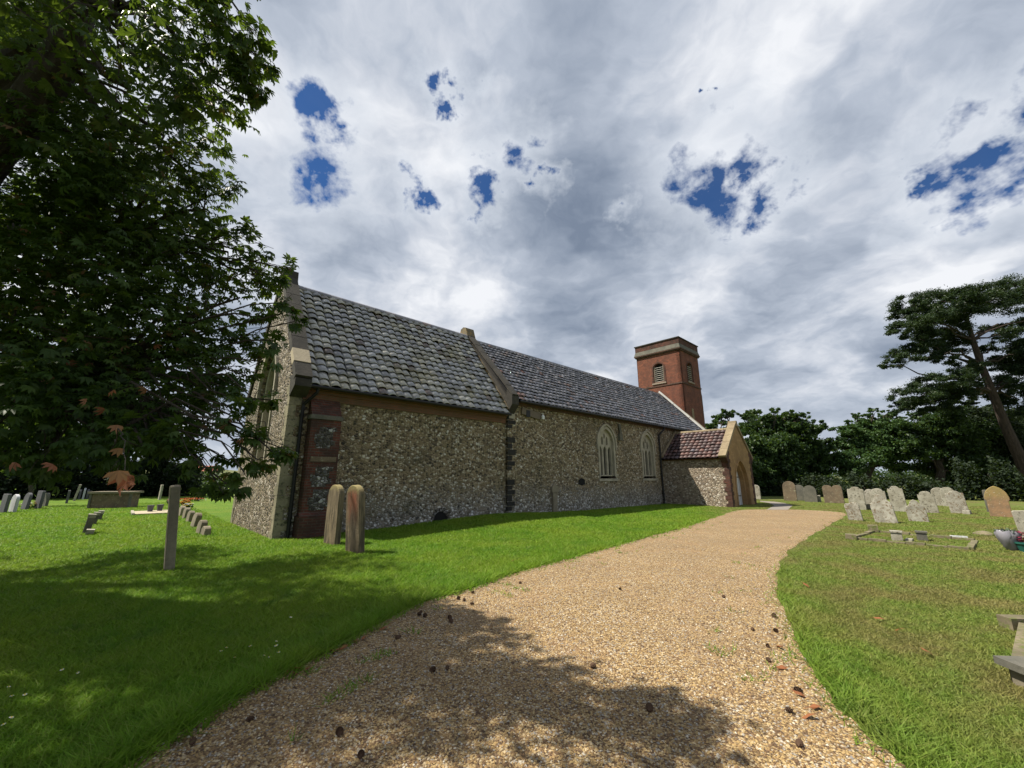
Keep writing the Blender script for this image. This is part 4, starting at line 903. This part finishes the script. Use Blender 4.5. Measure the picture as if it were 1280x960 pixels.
def tree(name, base, top, tr, blobs, per, size, lm, bm, label, cat, group=None, limb_r=.12, flat=.7, sub=.34, vis=None):
    e = empty(name, tuple(base)); tag(e, label, cat, group); base = np.array(base, float); B = [(np.array(c)-base, r) for c, r in blobs]; top = np.array(top)-base
    mb = MB(); pts = branchy(mb, (0, 0, -.1), top, tr, tr*.35, 8, .05, 9)
    for (c, r) in B:
        k = min(range(2, len(pts)), key=lambda i_: np.linalg.norm(pts[i_]-(c-np.array([0, 0, .35*np.linalg.norm(c-pts[i_])]))))
        bp = branchy(mb, pts[k], c, limb_r*random.uniform(.7, 1.1), limb_r*.25, 5, .12, 6)
        for j in range(4): branchy(mb, bp[3], c+unit(1)[0]*r*.75*np.array([1, 1, flat]), limb_r*.35, limb_r*.1, 4, .15, 4)
    mb.build('trunk', M[bm], e)
    for (c, r) in list(B):
        for _ in range(3):
            dd_ = unit(1)[0]; dd_[2] = abs(dd_[2])*1.2; B.append((c+dd_*r*np.array([1.05, 1.05, flat*1.3]), r*random.uniform(.18, .32)))
    pts_, rv = crownpts(B, per, sub, flat); V, Fc = leafquads(pts_, size); fast('crown', V, Fc, rv, M[lm], e); return e

def YB(lst, k=1.0, dY=1.4): return [(PY(px+random.gauss(0, 2), py, Y+random.uniform(-dY, dY)), rp*k*Y/F) for (px, py, Y, rp) in lst]
def gb(px, Y): q = PY(px, 600, Y); return (q[0], q[1], 0)
G = 'trees along the far right boundary'
tree('broadleaf_tree', gb(962, 40), PY(965, 560, 40), .4, YB([(925, 552, 39, 20), (948, 538, 40, 20), (972, 532, 40, 18), (1000, 540, 41, 20), (965, 560, 39, 30), (935, 580, 39, 24), (1000, 565, 40, 25), (970, 590, 39, 30), (1020, 580, 41, 20), (1028, 556, 42, 13), (930, 602, 39, 18), (1005, 600, 40, 20), (955, 526, 40, 8), (985, 519, 40, 7), (1020, 536, 41, 9), (942, 560, 38, 20), (985, 575, 39, 24), (925, 585, 38, 20), (950, 610, 38, 16), (985, 608, 39, 16), (1025, 600, 41, 12), (968, 514, 40, 5), (1003, 522, 40, 7), (932, 520, 40, 6)], 1.1), 80, .30, 'leaf_oak', 'bark', 'dense dark green tree just right of the porch', 'tree', G)
tree('broadleaf_tree', gb(900, 46), PY(900, 550, 46), .35, YB([(888, 532, 46, 12), (900, 524, 46, 11), (912, 518, 46, 7), (906, 545, 46, 16), (885, 550, 46, 12)]), 50, .36, 'leaf_oak', 'bark', 'treetop showing between the tower and the porch gable', 'tree', G)
tree('broadleaf_tree', gb(942, 47), PY(942, 540, 47), .25, YB([(941, 516, 47, 6), (943, 524, 47, 9), (936, 534, 47, 10)]), 60, .32, 'leaf_oak', 'bark', 'small treetop poking up right of the porch apex', 'tree', G)
tree('pine_tree', gb(1082, 42), PY(1090, 555, 42), .4, YB([(1060, 540, 42, 13), (1078, 534, 42, 16), (1100, 532, 43, 17), (1122, 538, 42, 15), (1140, 548, 41, 14), (1055, 556, 41, 14), (1085, 553, 41, 20), (1115, 556, 41, 18), (1046, 574, 41, 15), (1072, 574, 40, 19), (1105, 575, 41, 17), (1135, 568, 41, 15), (1062, 590, 41, 14), (1080, 524, 42, 7), (1105, 520, 43, 7), (1128, 526, 42, 6), (1092, 566, 41, 18), (1125, 585, 42, 12), (1040, 560, 42, 9), (1095, 545, 42, 16), (1070, 560, 42, 14), (1068, 520, 42, 4), (1093, 514, 43, 5), (1116, 517, 43, 5)], 1.22), 95, .25, 'leaf_bpine', 'bark', 'bright green spreading pine in the middle of the right boundary', 'tree', G, flat=.5)
tree('broadleaf_tree', gb(1170, 41), PY(1180, 530, 41), .4, YB([(1150, 540, 40, 20), (1172, 530, 41, 24), (1150, 565, 40, 14), (1195, 545, 41, 26), (1172, 556, 40, 20), (1205, 575, 42, 24), (1180, 595, 42, 16), (1160, 585, 41, 15), (1140, 555, 40, 14), (1205, 600, 41, 18), (1165, 515, 41, 10), (1190, 512, 41, 10), (1145, 522, 40, 9)], 1.2), 85, .27, 'leaf_oak', 'bark', 'mid green leafy tree left of the leaning pine trunk', 'tree', G)
tree('broadleaf_tree', gb(1262, 42), PY(1255, 530, 42), .4, YB([(1230, 530, 42, 28), (1262, 540, 42, 30), (1290, 530, 42, 30), (1240, 570, 42, 28), (1275, 580, 42, 28), (1225, 598, 42, 18), (1258, 604, 42, 18), (1310, 570, 42, 40), (1245, 548, 41, 26), (1280, 560, 41, 26)], 1.15), 80, .28, 'leaf_dark', 'bark', 'dark tree behind the leaning pine at the right edge', 'tree', G)
# the leaning pine
pb = gb(1296, 36); e = empty('pine_tree', pb); tag(e, 'tall dark pine leaning left over the headstones at the right edge', 'tree')
pbn = np.array(pb); tk = [PY(*q, 36)-pbn for q in ((1291, 612), (1276, 575), (1258, 535), (1240, 490), (1226, 455), (1216, 425), (1208, 398), (1204, 380))]
mb = MB(); mb.tube(tk, [.52, .42, .35, .30, .25, .21, .16, .10], 10)
PB = [(1122, 392, 10), (1140, 382, 13), (1160, 378, 14), (1182, 380, 15), (1204, 378, 15), (1226, 382, 13), (1250, 374, 16), (1276, 366, 18), (1298, 362, 20), (1118, 410, 8), (1142, 402, 12), (1165, 402, 14), (1188, 402, 14), (1150, 424, 12), (1175, 424, 14), (1196, 430, 12),
      (1108, 455, 6), (1122, 448, 10), (1140, 442, 10), (1160, 440, 12), (1182, 446, 9), (1118, 505, 7), (1134, 498, 11), (1150, 490, 12), (1168, 482, 13), (1186, 472, 12), (1204, 466, 12), (1150, 508, 10), (1172, 500, 12), (1195, 492, 12), (1214, 486, 10),
      (1244, 410, 9), (1262, 420, 9), (1280, 410, 11), (1240, 432, 7), (1252, 452, 13), (1274, 446, 14), (1294, 440, 14), (1262, 470, 12), (1285, 472, 14), (1250, 492, 12), (1275, 500, 14), (1222, 462, 8), (1300, 400, 14)]
BB = [(PY(a, b_, 36+random.uniform(-2.2, 2.2))-pbn, r*36/F) for a, b_, r in PB]
for (c, r) in BB:
    k = min(range(3, len(tk)), key=lambda i_: np.linalg.norm(tk[i_]-(c-np.array([0, 0, .3*np.linalg.norm(c-tk[i_])]))))
    bp = branchy(mb, tk[k], c, .10, .03, 5, .12, 5)
mb.build('trunk', M['pinebark'], e)
pts_, rv = crownpts([(c+rng.normal(size=3)*.15, r*1.38) for c, r in BB], 260, .40, .85, 1.0); V, Fc = leafquads(pts_, .20, asp=.35); fast('crown', V, Fc, rv, M['leaf_pine'], e)

# hedges and bushes: leafy masses
def hedge(name, pts, h, wd, per, size, lm, label, cat='hedge', group=None):
    pts = [np.array(p, float) for p in pts]; o = pts[0]; e = empty(name, (o[0], o[1], 0)); tag(e, label, cat, group); mb = MB(); cc = []
    for a, b_ in zip(pts[:-1], pts[1:]):
        L_ = np.linalg.norm(b_-a); n = int(L_*per); t_ = rng.random(n); hh = h*(1+.22*np.sin(t_*L_*.9+h)+.16*np.sin(t_*L_*2.7)+.10*np.sin(t_*L_*6.1+1))*rng.uniform(.75, 1.12, n)
        z = rng.random(n)**.9*hh; side = rng.normal(0, wd*.35, n); nrm = np.array([-(b_-a)[1], (b_-a)[0]])/L_
        p = (a-o)[None]+(b_-a)[None]*t_[:, None]+nrm[None]*side[:, None]; cc.append(np.column_stack([p, z]))
        for k in range(int(L_/1.2)):
            q = (a-o)+(b_-a)*random.random(); branchy(mb, (*q, 0), (q[0]+random.gauss(0, .4), q[1]+random.gauss(0, .4), h*.8), .05, .015, 4, .1, 5)
    mb.build('stems', M['bark'], e); c = np.concatenate(cc); V, Fc = leafquads(c, size, .2, .7); fast('foliage', V, Fc, np.clip(rng.normal(.5, .25, len(c)), 0, 1), M[lm], e); return e
q = lambda px, Y: gb(px, Y)[:2]
hedge('hedge', [q(930, 38), q(1010, 37), q(1060, 33), q(1120, 31.5), q(1200, 31)], 1.4, 1.3, 900, .2, 'leaf_dark', 'dark clipped hedge behind the far headstones')  # hedge set forward; near-black leaves also stand for shaded ground under the trees
hedge('hedge', [q(1195, 31), q(1240, 30), q(1345, 27)], 2.3, 1.5, 1300, .2, 'leaf_dark', 'taller dark hedge behind the big brown headstone')  # likewise forward, its dark leaves filling in the shade below the trees
hedge('hedge', [q(820, 100), q(1030, 90), q(1100, 92), q(1180, 95)], 3.4, 3, 160, .5, 'leaf_oak', 'distant pale green field hedge seen under the trees')

# left background trees and hedge
M['leaf_sun'] = leafm('sunlit_green_leaf', [(0, (.05, .09, .012)), (.5, (.09, .14, .02)), (1, (.15, .19, .03))], .4)  # brighter leaf copy; sunlight is put into the yellow-green colour
tree('broadleaf_tree', gb(40, 24), PY(50, 560, 24), .12, [(PY(px, py, 24), r*24/F) for px, py, r in ((5, 565, 16), (35, 548, 18), (68, 540, 17), (95, 560, 12), (55, 572, 14), (20, 590, 10), (85, 580, 9), (120, 535, 10), (0, 535, 14))], 22, .20, 'leaf_sun', 'bark', 'small sunlit yellow-green tree under the chestnut boughs at left', 'tree', limb_r=.04)
G = 'trees behind the left churchyard'
tree('broadleaf_tree', gb(10, 33), PY(10, 470, 33), .4, YB([(0, 520, 33, 60), (40, 470, 33, 60), (-60, 480, 33, 80), (30, 565, 32, 32), (-10, 590, 31, 26), (60, 530, 33, 40), (62, 590, 32, 22)], .8), 36, .38, 'leaf_dark', 'bark', 'big dark tree at the left edge behind the slate headstones', 'tree', G)
tree('broadleaf_tree', gb(120, 36), PY(120, 460, 36), .4, YB([(110, 500, 36, 55), (150, 450, 36, 55), (90, 560, 35, 32), (130, 575, 35, 30), (165, 540, 36, 38), (110, 600, 34, 18), (150, 600, 34, 18)], .8), 36, .38, 'leaf_dark', 'bark', 'dark tree rising behind the chest tomb', 'tree', G)
tree('broadleaf_tree', gb(205, 37), PY(205, 500, 37), .35, YB([(200, 520, 37, 38), (215, 560, 37, 28), (190, 580, 36, 25), (225, 590, 36, 18), (235, 540, 37, 14)], .8), 36, .38, 'leaf_dark', 'bark', 'dark tree right of the chest tomb, before the red roofed house', 'tree', G)
hedge('hedge', [q(-40, 30), q(60, 33), q(150, 36), q(250, 38)], 2.6, 1.8, 1300, .26, 'leaf_dark', 'dark hedge closing the left churchyard')
hedge('hedge', [q(-100, 60), q(100, 70), q(240, 80)], 6, 3, 420, .5, 'leaf_dark', 'tall dark screen of trees far behind the left hedge')
hedge('bush', [q(250, 46), q(300, 46)], 2.2, 2.2, 260, .3, 'leaf_oak', 'green bush in the distance between the hedge and the gable', 'bush')
# distant house
hp = PY(257, 600, 120); hs = empty('house', (hp[0], hp[1], 0), .5); tag(hs, 'small distant house with a red tiled roof left of the gable', 'house')
mb = MB(); mb.box((-3, -2.5, 0), (3, 2.5, 3.4)); part(mb, 'wall', 'render', hs)
mb = MB(); mb.prism([(-2.8, 3.41), (2.8, 3.41), (0, 5.0)], lambda a, z, d: (-3.2+d, a, z), 0, 6.4); part(mb, 'roof', 'roofred', hs)
mb = MB(); mb.box((1.6, -.3, 4.4), (2.2, .3, 5.7)); part(mb, 'chimney', 'brick', hs)
for a in (-1.6, .7):
    mb = MB(); mb.box((a, -2.53, 1.6), (a+.9, -2.47, 2.7)); part(mb, 'window', 'glass', hs)

# ------------------------------------------------------------------ horse chestnut over the left of the picture
tb = np.array([-10.6, 6.3, 0.]); e = empty('horse_chestnut_tree', tuple(tb)); tag(e, 'huge horse chestnut whose leafy boughs hang over the left of the churchyard', 'tree')
CL = [  # (px, py, distance, radius)
 (265, 15, 6.2, .55), (292, 60, 6.0, .42), (306, 95, 6.0, .30), (215, 40, 6.4, .95), (245, 110, 6.6, .62), (150, 20, 7.2, 1.1), (60, 40, 8.9, 1.3), (160, 110, 7.4, 1.0), (268, 132, 6.4, .36),
 (205, 170, 8, .95), (235, 215, 7.6, .62), (120, 190, 8, 1.2), (255, 262, 7.6, .68), (185, 250, 7.8, 1.1), (285, 315, 7.3, .58), (225, 320, 7.5, .95), (110, 280, 8, 1.4), (150, 350, 7.4, 1.2), (60, 350, 8, 1.4), (20, 250, 8.6, .9),
 (322, 345, 7.0, .38), (345, 352, 6.8, .22), (300, 372, 7, .55), (245, 395, 7, .85), (328, 398, 6.6, .28), (352, 392, 6.4, .2), (290, 432, 6.8, .5), (180, 430, 7, 1.1), (80, 430, 7.4, 1.3), (10, 420, 7.6, 1.3), (238, 470, 6.6, .75), (288, 482, 6.2, .36), (308, 470, 6, .22),
 (150, 500, 6.4, .85), (80, 510, 6.6, .9), (20, 500, 7, .9), (212, 520, 6.2, .55), (255, 520, 6, .4), (180, 560, 5.6, .42), (120, 555, 6, .5), (60, 560, 6.4, .5), (10, 560, 6.6, .5), (222, 552, 5.6, .3), (252, 575, 5.4, .2), (270, 600, 5.2, .22), (292, 612, 5.0, .16), (285, 575, 5.2, .18),
 (300, 525, 5.4, .24), (312, 545, 5.2, .16), (325, 548, 5, .2), (347, 570, 4.8, .16), (300, 500, 5.6, .2), (318, 500, 5.4, .14), (30, 150, 8.8, .5), (85, 250, 8.4, .8), (316, 42, 5.9, .18), (330, 78, 5.8, .16), (322, 110, 5.8, .14), (303, 128, 5.9, .16), (285, 8, 6.1, .28), (276, 158, 7.5, .22), (268, 178, 7.5, .2), (292, 238, 7.4, .24), (312, 292, 7.1, .22), (358, 336, 6.6, .16), (368, 402, 6.3, .14), (356, 378, 6.4, .16), (340, 425, 6.2, .2), (328, 452, 6, .2), (338, 500, 5.7, .16), (352, 560, 4.9, .12), (322, 575, 4.9, .15), (305, 590, 4.8, .12), (330, 320, 7, .2)]
chb = [(P(a, b_, d), r) for a, b_, d, r in CL]
# unseen boughs beyond the frame, placed to cast the lawn's shade: sunward, overhead, behind
for (x, y, z, r) in [(-6, 2, 6.5, 1.5), (-7.5, 4.2, 9, 1.7), (-9.5, 5.5, 10.5, 1.8), (-11.5, 4, 9, 1.8), (-13, 6.5, 8.5, 1.8), (-12, 8.5, 7.5, 1.7), (-14, 5, 6, 1.6), (-14.5, 8, 5, 1.5), (-10, 2, 8, 1.7), (-8.5, 0.5, 6.5, 1.6), (-12, 1.5, 6.5, 1.6), (-9.5, 8, 9, 1.6), (-13.5, 3, 4.5, 1.4),
                     (-5.9, 1.8, 6.2, .7), (-6.4, 3.2, 7.2, .8), (-7.6, 2.6, 5.2, 1.1), (-10.5, 0, 5.5, 1.5), (-7.5, -1.5, 6, 1.5), (-6, .2, 5.6, 1.3), (-11, 9.2, 5.5, 1.2), (-15, 2, 7, 1.6), (-8.7, 2.8, 8, 1.5), (-8, 1.6, 5.4, 1.2), (-6.9, 2.6, 4.9, .8), (-9, 3.2, 11.5, 1.6), (-12, 7, 11.5, 1.6)]:
    chb.append((np.array([x, y, z]), r))
B = [(c-tb, r) for c, r in chb]
mb = MB()
fork = np.array([-11.0, 6.2, 4.2])-tb
mb.tube([(0, 0, -.1), (-.05, -.02, .3), (-.15, -.04, 1.5), (-.3, -.08, 3.), fork, fork+np.array([-.5, .1, 1.6]), fork+np.array([-.8, .3, 3.6]), fork+np.array([-.6, .3, 5.5])], [.85, .68, .6, .56, .55, .38, .26, .12], 12)
big = []
for tgt, r0 in ((P(70, 65, 9.6), .36), (P(120, -40, 8.8), .30), (P(120, 300, 8.3), .22), (P(100, 470, 7.4), .17), (np.array([-7, 2.2, 6.5]), .26), (np.array([-13.5, 6.5, 7.5]), .25), (np.array([-10, 1, 6.5]), .25), (np.array([-12, 8.6, 6.5]), .22), (np.array([-9.5, 5.5, 9.5]), .25)):
    big += [(q_, r0*(1-.6*k/8)) for k, q_ in enumerate(branchy(mb, fork+np.array([0, 0, random.uniform(-.6, .5)]), tgt-tb, r0, r0*.35, 8, .08, 9))][3:]
LV = []; LF = []; LR = []; DV = []
bw = [fork]+[P(*q)-tb for q in ((-60, 235, 8.6), (-15, 185, 8.3), (35, 140, 8.2), (72, 80, 8.2), (105, 0, 8.2), (150, -110, 8.2))]
mb.tube(bw, [.40, .28, .23, .20, .17, .13, .08], 12); big += [(q_, .2) for q_ in bw[2:]]
for (c, r) in B:
    q_, r0 = min(big, key=lambda t_: np.linalg.norm(t_[0]-c)); bp = branchy(mb, q_, c, min(.07, r0*.5, .012+.055*r), min(.02, .005+.015*r), 6, .12, 6)
    ntw = 5 if r > .5 else 3
    for j in range(ntw):
        branchy(mb, bp[random.choice((4, 5, 6))], c+unit(1)[0]*r*.9, .004+.009*min(r, 1), .003, 4, .15, 4)
mb.build('trunk', M['bark'], e)
def palmate(cen, outw, size, rv, n=5):
    """compound leaves: n leaflets fanning from each centre"""
    N_ = len(cen); down = np.zeros((N_, 3)); down[:, 2] = -1
    ax = outw+down*.55+rng.normal(size=(N_, 3))*.35; ax /= np.linalg.norm(ax, axis=1)[:, None]
    up = np.zeros((N_, 3)); up[:, 2] = 1; up += rng.normal(size=(N_, 3))*.35
    sd_ = np.cross(ax, up); sd_ /= np.linalg.norm(sd_, axis=1)[:, None]; nr_ = np.cross(sd_, ax)
    Vs = []; rs = []
    for k in range(n):
        g = (k-(n-1)/2)*.56; ll = (size*(1-.10*abs(k-(n-1)/2)))[:, None]
        d = ax*math.cos(g)+sd_*math.sin(g)-nr_*.18*abs(g); d /= np.linalg.norm(d, axis=1)[:, None]
        p = np.cross(nr_, d); w_ = ll*.18
        tip = cen+d*ll-nr_*ll*.22
        Vs.append(np.stack([cen, cen+d*ll*.62+p*w_+nr_*ll*.05, tip, cen+d*ll*.62-p*w_+nr_*ll*.05, cen+d*ll*.60-nr_*ll*.03], 1)); rs.append(np.clip(rv+rng.normal(0, .04, N_), 0, 1))
    V = np.concatenate(Vs).reshape(-1, 3); i = np.arange(len(V)//5)*5; Fc = np.concatenate([np.stack([i, i+1, i+2, i+4], 1), np.stack([i, i+4, i+2, i+3], 1)]); rr = np.concatenate(rs)
    return V, Fc, np.concatenate([rr, rr])
cs_ = []; ou = []; sz = []; rv_ = []
for i, (c, r) in enumerate(B):
    vol = r**2.35; n = int(470*vol*(1.1 if i >= len(CL) else .36 if c[2]+tb[2] > 6.0 else 1.))+14; d = unit(n); rad = r*rng.random(n)**.45  # out-of-frame clusters thickened, high ones thinned, to shape the shade on the ground
    ns = max(3, int(11*r*r+3)); sdir = unit(ns)*r*.62; which = rng.integers(0, ns, n)
    off = d*rad[:, None]*.40+sdir[which]*(rng.random(n)**.4)[:, None]*1.25
    off[:, 2] *= .85; cs_.append(c+off); o_ = off+1e-6; ou.append(o_/np.linalg.norm(o_, axis=1)[:, None]); sz.append(rng.uniform(.06, .13, n))
    t0 = rng.uniform(.25, .75); rv_.append(np.clip(rng.normal(t0, .22, n), 0, .99))
cs_ = np.concatenate(cs_); V, Fc, rr = palmate(cs_, np.concatenate(ou), np.concatenate(sz), np.concatenate(rv_)); fast('crown', V, Fc, rr, M['leaf'], e)
# turning leaves on the lowest twigs
for px, py, d in ((148, 598, 3.1), (156, 601, 3.15), (168, 606, 3.2), (158, 612, 3.12), (143, 497, 5), (108, 508, 5.4), (146, 541, 5), (148, 570, 4.8), (66, 590, 5.2), (182, 495, 5.8), (20, 588, 5.6), (60, 480, 6.6), (196, 440, 6.6), (90, 460, 6.8), (130, 520, 5.6), (300, 556, 5.)):
    p = P(px, py-10, d)-tb; k = rng.uniform(.05, .95)
    V, Fc, rr = palmate(p[None]*0, np.array([[random.uniform(-.6, .6), -.2, -.9]]), np.array([random.uniform(.075, .10)]), np.array([k])); V = V+p
    fast('turning_leaf', V, Fc, rr, M['leaf_dead'], e)
mb = MB(); q0 = P(140, 560, 5.2)-tb; q1 = P(156, 588, 3.15)-tb; branchy(mb, q0, q1, .006, .002, 10, .03, 5); mb.build('twig', M['bark'], e)
# ------------------------------------------------------------------ grass blades, pebbles
def scatter(n, r0, r1, ex, amax=R(56)):
    u = rng.random(n); k = 1-ex; r = (r0**k+u*(r1**k-r0**k))**(1/k); a = rng.uniform(-amax, amax, n); return r*np.sin(a), r*np.cos(a), r
x, y, r = scatter(1150000, 2.4, 36, .85)
dx_ = x-CX; dy_ = y-CY; uu = dx_*D1[0]+dy_*D1[1]; vv = dx_*D2[0]+dy_*D2[1]
# the lawn thins out where it meets the gravel on the dry side
pe_ = edge_dist(x, y, pp); fade = (x-.42*y > .2) & (pe_ < .5) & (rng.random(len(x)) > pe_/.5+.12)
keep = ~fade & (~inside(x, y, pp) | ((pe_ < .14) & (rng.random(len(x)) < .16)) | ((pe_ < .8) & (np.sin(x*5+2*np.sin(y*4))*np.sin(y*6+1.5*np.sin(x*7)) > .72) & (rng.random(len(x)) < .13))) & ~((uu > -.05) & (vv > -.02)) & ~((uu > 21.7) & (uu < 25.8) & (vv > -4.02)) & ~inside(x, y, np.array(fp))
x, y, r = x[keep], y[keep], r[keep]; ed = edge_dist(x, y, pp); n = len(x)
dr_ = np.clip((x-.42*y-.3)/1.6, 0, 1)
patch = .5+.5*np.sin(x*1.7+np.sin(y*2.3)*1.3)*np.sin(y*1.9+np.sin(x*1.3))
h = rng.uniform(.02, .052, n)*(1+.5*patch)*(1-.5*dr_); h += np.where(ed < .22, rng.uniform(0, .09, n)*(1-.7*dr_), 0)
wd = .0024+.0008*np.clip(r, 0, 22); a = rng.uniform(0, 6.283, n); ln = rng.normal(0, 1.15, (n, 2)); z = gh(x, y)
b0 = np.column_stack([x-np.cos(a)*wd, y-np.sin(a)*wd, z-.003]); b1 = np.column_stack([x+np.cos(a)*wd, y+np.sin(a)*wd, z-.003])
tp = np.column_stack([x+ln[:, 0]*h, y+ln[:, 1]*h, z+h])
V = np.stack([b0, b1, tp], 1).reshape(-1, 3); tag(fast('grass', V, np.arange(3*n).reshape(n, 3), rng.random(n), M['blade']), kind='stuff')
# pebbles on the gravel
x, y, r = scatter(90000, 2.4, 12, 1.05, R(50)); keep = inside(x, y, pp); x, y, r = x[keep], y[keep], r[keep]; n = len(x)
oc = np.array([(1, 0, 0), (0, 1, 0), (-1, 0, 0), (0, -1, 0), (0, 0, 1)], float); s = rng.uniform(.0045, .0115, n)
ang = rng.uniform(0, 6.28, n); ca, sa = np.cos(ang), np.sin(ang)
V = oc[None]*s[:, None, None]*rng.uniform(.6, 1.2, (n, 5, 1)); V[:, :, 0] *= 1.35; vx = V[:, :, 0]*ca[:, None]-V[:, :, 1]*sa[:, None]; vy = V[:, :, 0]*sa[:, None]+V[:, :, 1]*ca[:, None]
V = np.stack([vx+x[:, None], vy+y[:, None], V[:, :, 2]*.9+.008], -1).reshape(-1, 3)
i = np.arange(n)*5; Fc = np.concatenate([np.stack([i+a_, i+b_, i+4], 1) for a_, b_ in ((0, 1), (1, 2), (2, 3), (3, 0))]); rr = rng.random(n)
tag(fast('gravel', V, Fc, np.tile(rr, 4), M['pebble']), kind='stuff')

# daisies, cones, fallen leaves
mbd = MB()
for j in range(12):
    g = j*6.283/12; mbd.poly([(0, 0, .05), (math.cos(g-.18)*.012, math.sin(g-.18)*.012, .053), (math.cos(g)*.017, math.sin(g)*.017, .051), (math.cos(g+.18)*.012, math.sin(g+.18)*.012, .053)])
dz = empty('daisy', (0, 0, 0)); pa_ = mbd.build('petals', M['petal'], dz); mb = MB(); mb.tube([(0, 0, .050), (0, 0, .058)], [.006, .004], 8); pb_ = mb.build('flower_centre', M['yellow'], dz); mb = MB(); mb.tube([(0, 0, 0), (0, 0, .05)], .0012, 4); pc_ = mb.build('stem', M['leaf_oak'], dz)
first = True
spots = [(481+random.gauss(0, 14), 823+random.gauss(0, 4)) for _ in range(13)]+[(362, 778), (275, 822), (281, 819), (291, 831), (314, 816), (346, 816), (348, 824), (430, 836), (440, 847), (445, 847), (447, 846), (451, 869), (448, 874), (454, 876), (401, 862), (7, 868), (12, 880), (30, 878), (8, 909), (5, 915), (336, 830), (511, 857), (505, 801), (327, 830), (343, 809), (537, 811), (548, 808), (600, 790), (77, 846), (97, 848), (455, 817)]
for (px, py) in spots:
    x, y = at(px*.57+0 if False else px, py)
    if inside(np.array([x]), np.array([y]), pp)[0]: continue
    if first: o = dz; first = False
    else:
        o = dz.copy(); col.objects.link(o)
        for c in (pa_, pb_, pc_): k = c.copy(); col.objects.link(k); k.parent = o
    o.location = (x, y, float(gh(x, y))+.012); o.rotation_euler = (random.gauss(0, .25), random.gauss(0, .25), random.random()*6); s = random.uniform(.65, 1.05); o.scale = (s, s, s)
    tag(o, 'tiny white daisy open in the shaded grass left of the path', 'daisy', 'daisies in the shaded grass')
def cone_mesh():
    mb = MB(); mb.tube([(-.028, 0, .018), (-.015, 0, .02), (.005, 0, .022), (.025, 0, .018), (.034, 0, .015)], [.006, .014, .017, .011, .003], 8)
    for k in range(46):
        g = k*2.4; t_ = -.026+.056*k/46; rr_ = .018*math.sin(math.pi*(k+5)/56)+.004; p = Vector((t_, math.cos(g)*rr_*.6, .02+math.sin(g)*rr_*.6)); d = Vector((-.006, math.cos(g)*.014, math.sin(g)*.014)); s_ = Vector((0, -math.sin(g)*.007, math.cos(g)*.007)); mb.poly([p-s_*.6, p+s_*.6, p+d+s_, p+d*1.1, p+d-s_])
    return mb
cn = cone_mesh().build('pine_cone', M['cone']); first = True
for (px, py) in [(240, 932), (541, 841), (559, 838), (497, 800), (499, 798), (524, 770), (526, 767), (531, 772), (562, 774), (564, 779), (580, 752), (591, 742), (590, 757), (573, 750), (650, 730), (312, 903), (424, 920), (451, 948), (812, 890), (961, 828), (1000, 935), (970, 791), (987, 892), (941, 789), (775, 738), (741, 836), (905, 748), (968, 772), (960, 810), (998, 868)]:
    x, y = at(px, py)
    if first: o = cn; first = False
    else: o = cn.copy(); col.objects.link(o)
    o.location = (x, y, .008 if inside(np.array([x]), np.array([y]), pp)[0] else .02); o.rotation_euler = (random.random()*6, 0, random.random()*6); o.rotation_euler[0] = 0; s = random.uniform(.6, .95); o.scale = (s, s, s)
    tag(o, 'small dark pine cone lying on the gravel', 'pine cone', 'pine cones on the gravel')
mb = MB(); mb.poly([(0, -.05, .004), (.022, -.01, .018), (.012, .03, .012), (0, .055, .02), (-.014, .03, .01), (-.02, -.01, .016)]); mb.poly([(0, .05, .018), (.003, .05, .018), (.012, .09, .012), (.009, .09, .012)])
lf = mb.build('fallen_leaf', M['deadleaf']); first = True
for (px, py) in [(415, 817), (422, 815), (386, 838), (367, 846), (360, 843), (455, 800), (430, 812), (372, 840), (640, 703), (480, 788), (975, 812), (1000, 872), (978, 838), (1008, 735), (1100, 778), (1127, 792), (1160, 821), (1013, 900), (1020, 888), (1110, 730), (445, 804)]:
    x, y = at(px, py)
    if first: o = lf; first = False
    else: o = lf.copy(); col.objects.link(o)
    rt = px > 900 and not inside(np.array([x]), np.array([y]), pp)[0]
    o.location = (x, y, .012 if not rt else .03); o.rotation_euler = (random.gauss(0, .3), random.gauss(0, .3), random.random()*6)
    tag(o, 'brown curled leaf fallen on the dry right-hand grass' if rt else 'brown curled leaf fallen along the gravel edge', 'leaf', 'fallen leaves on the grass' if rt else 'fallen leaves along the gravel')
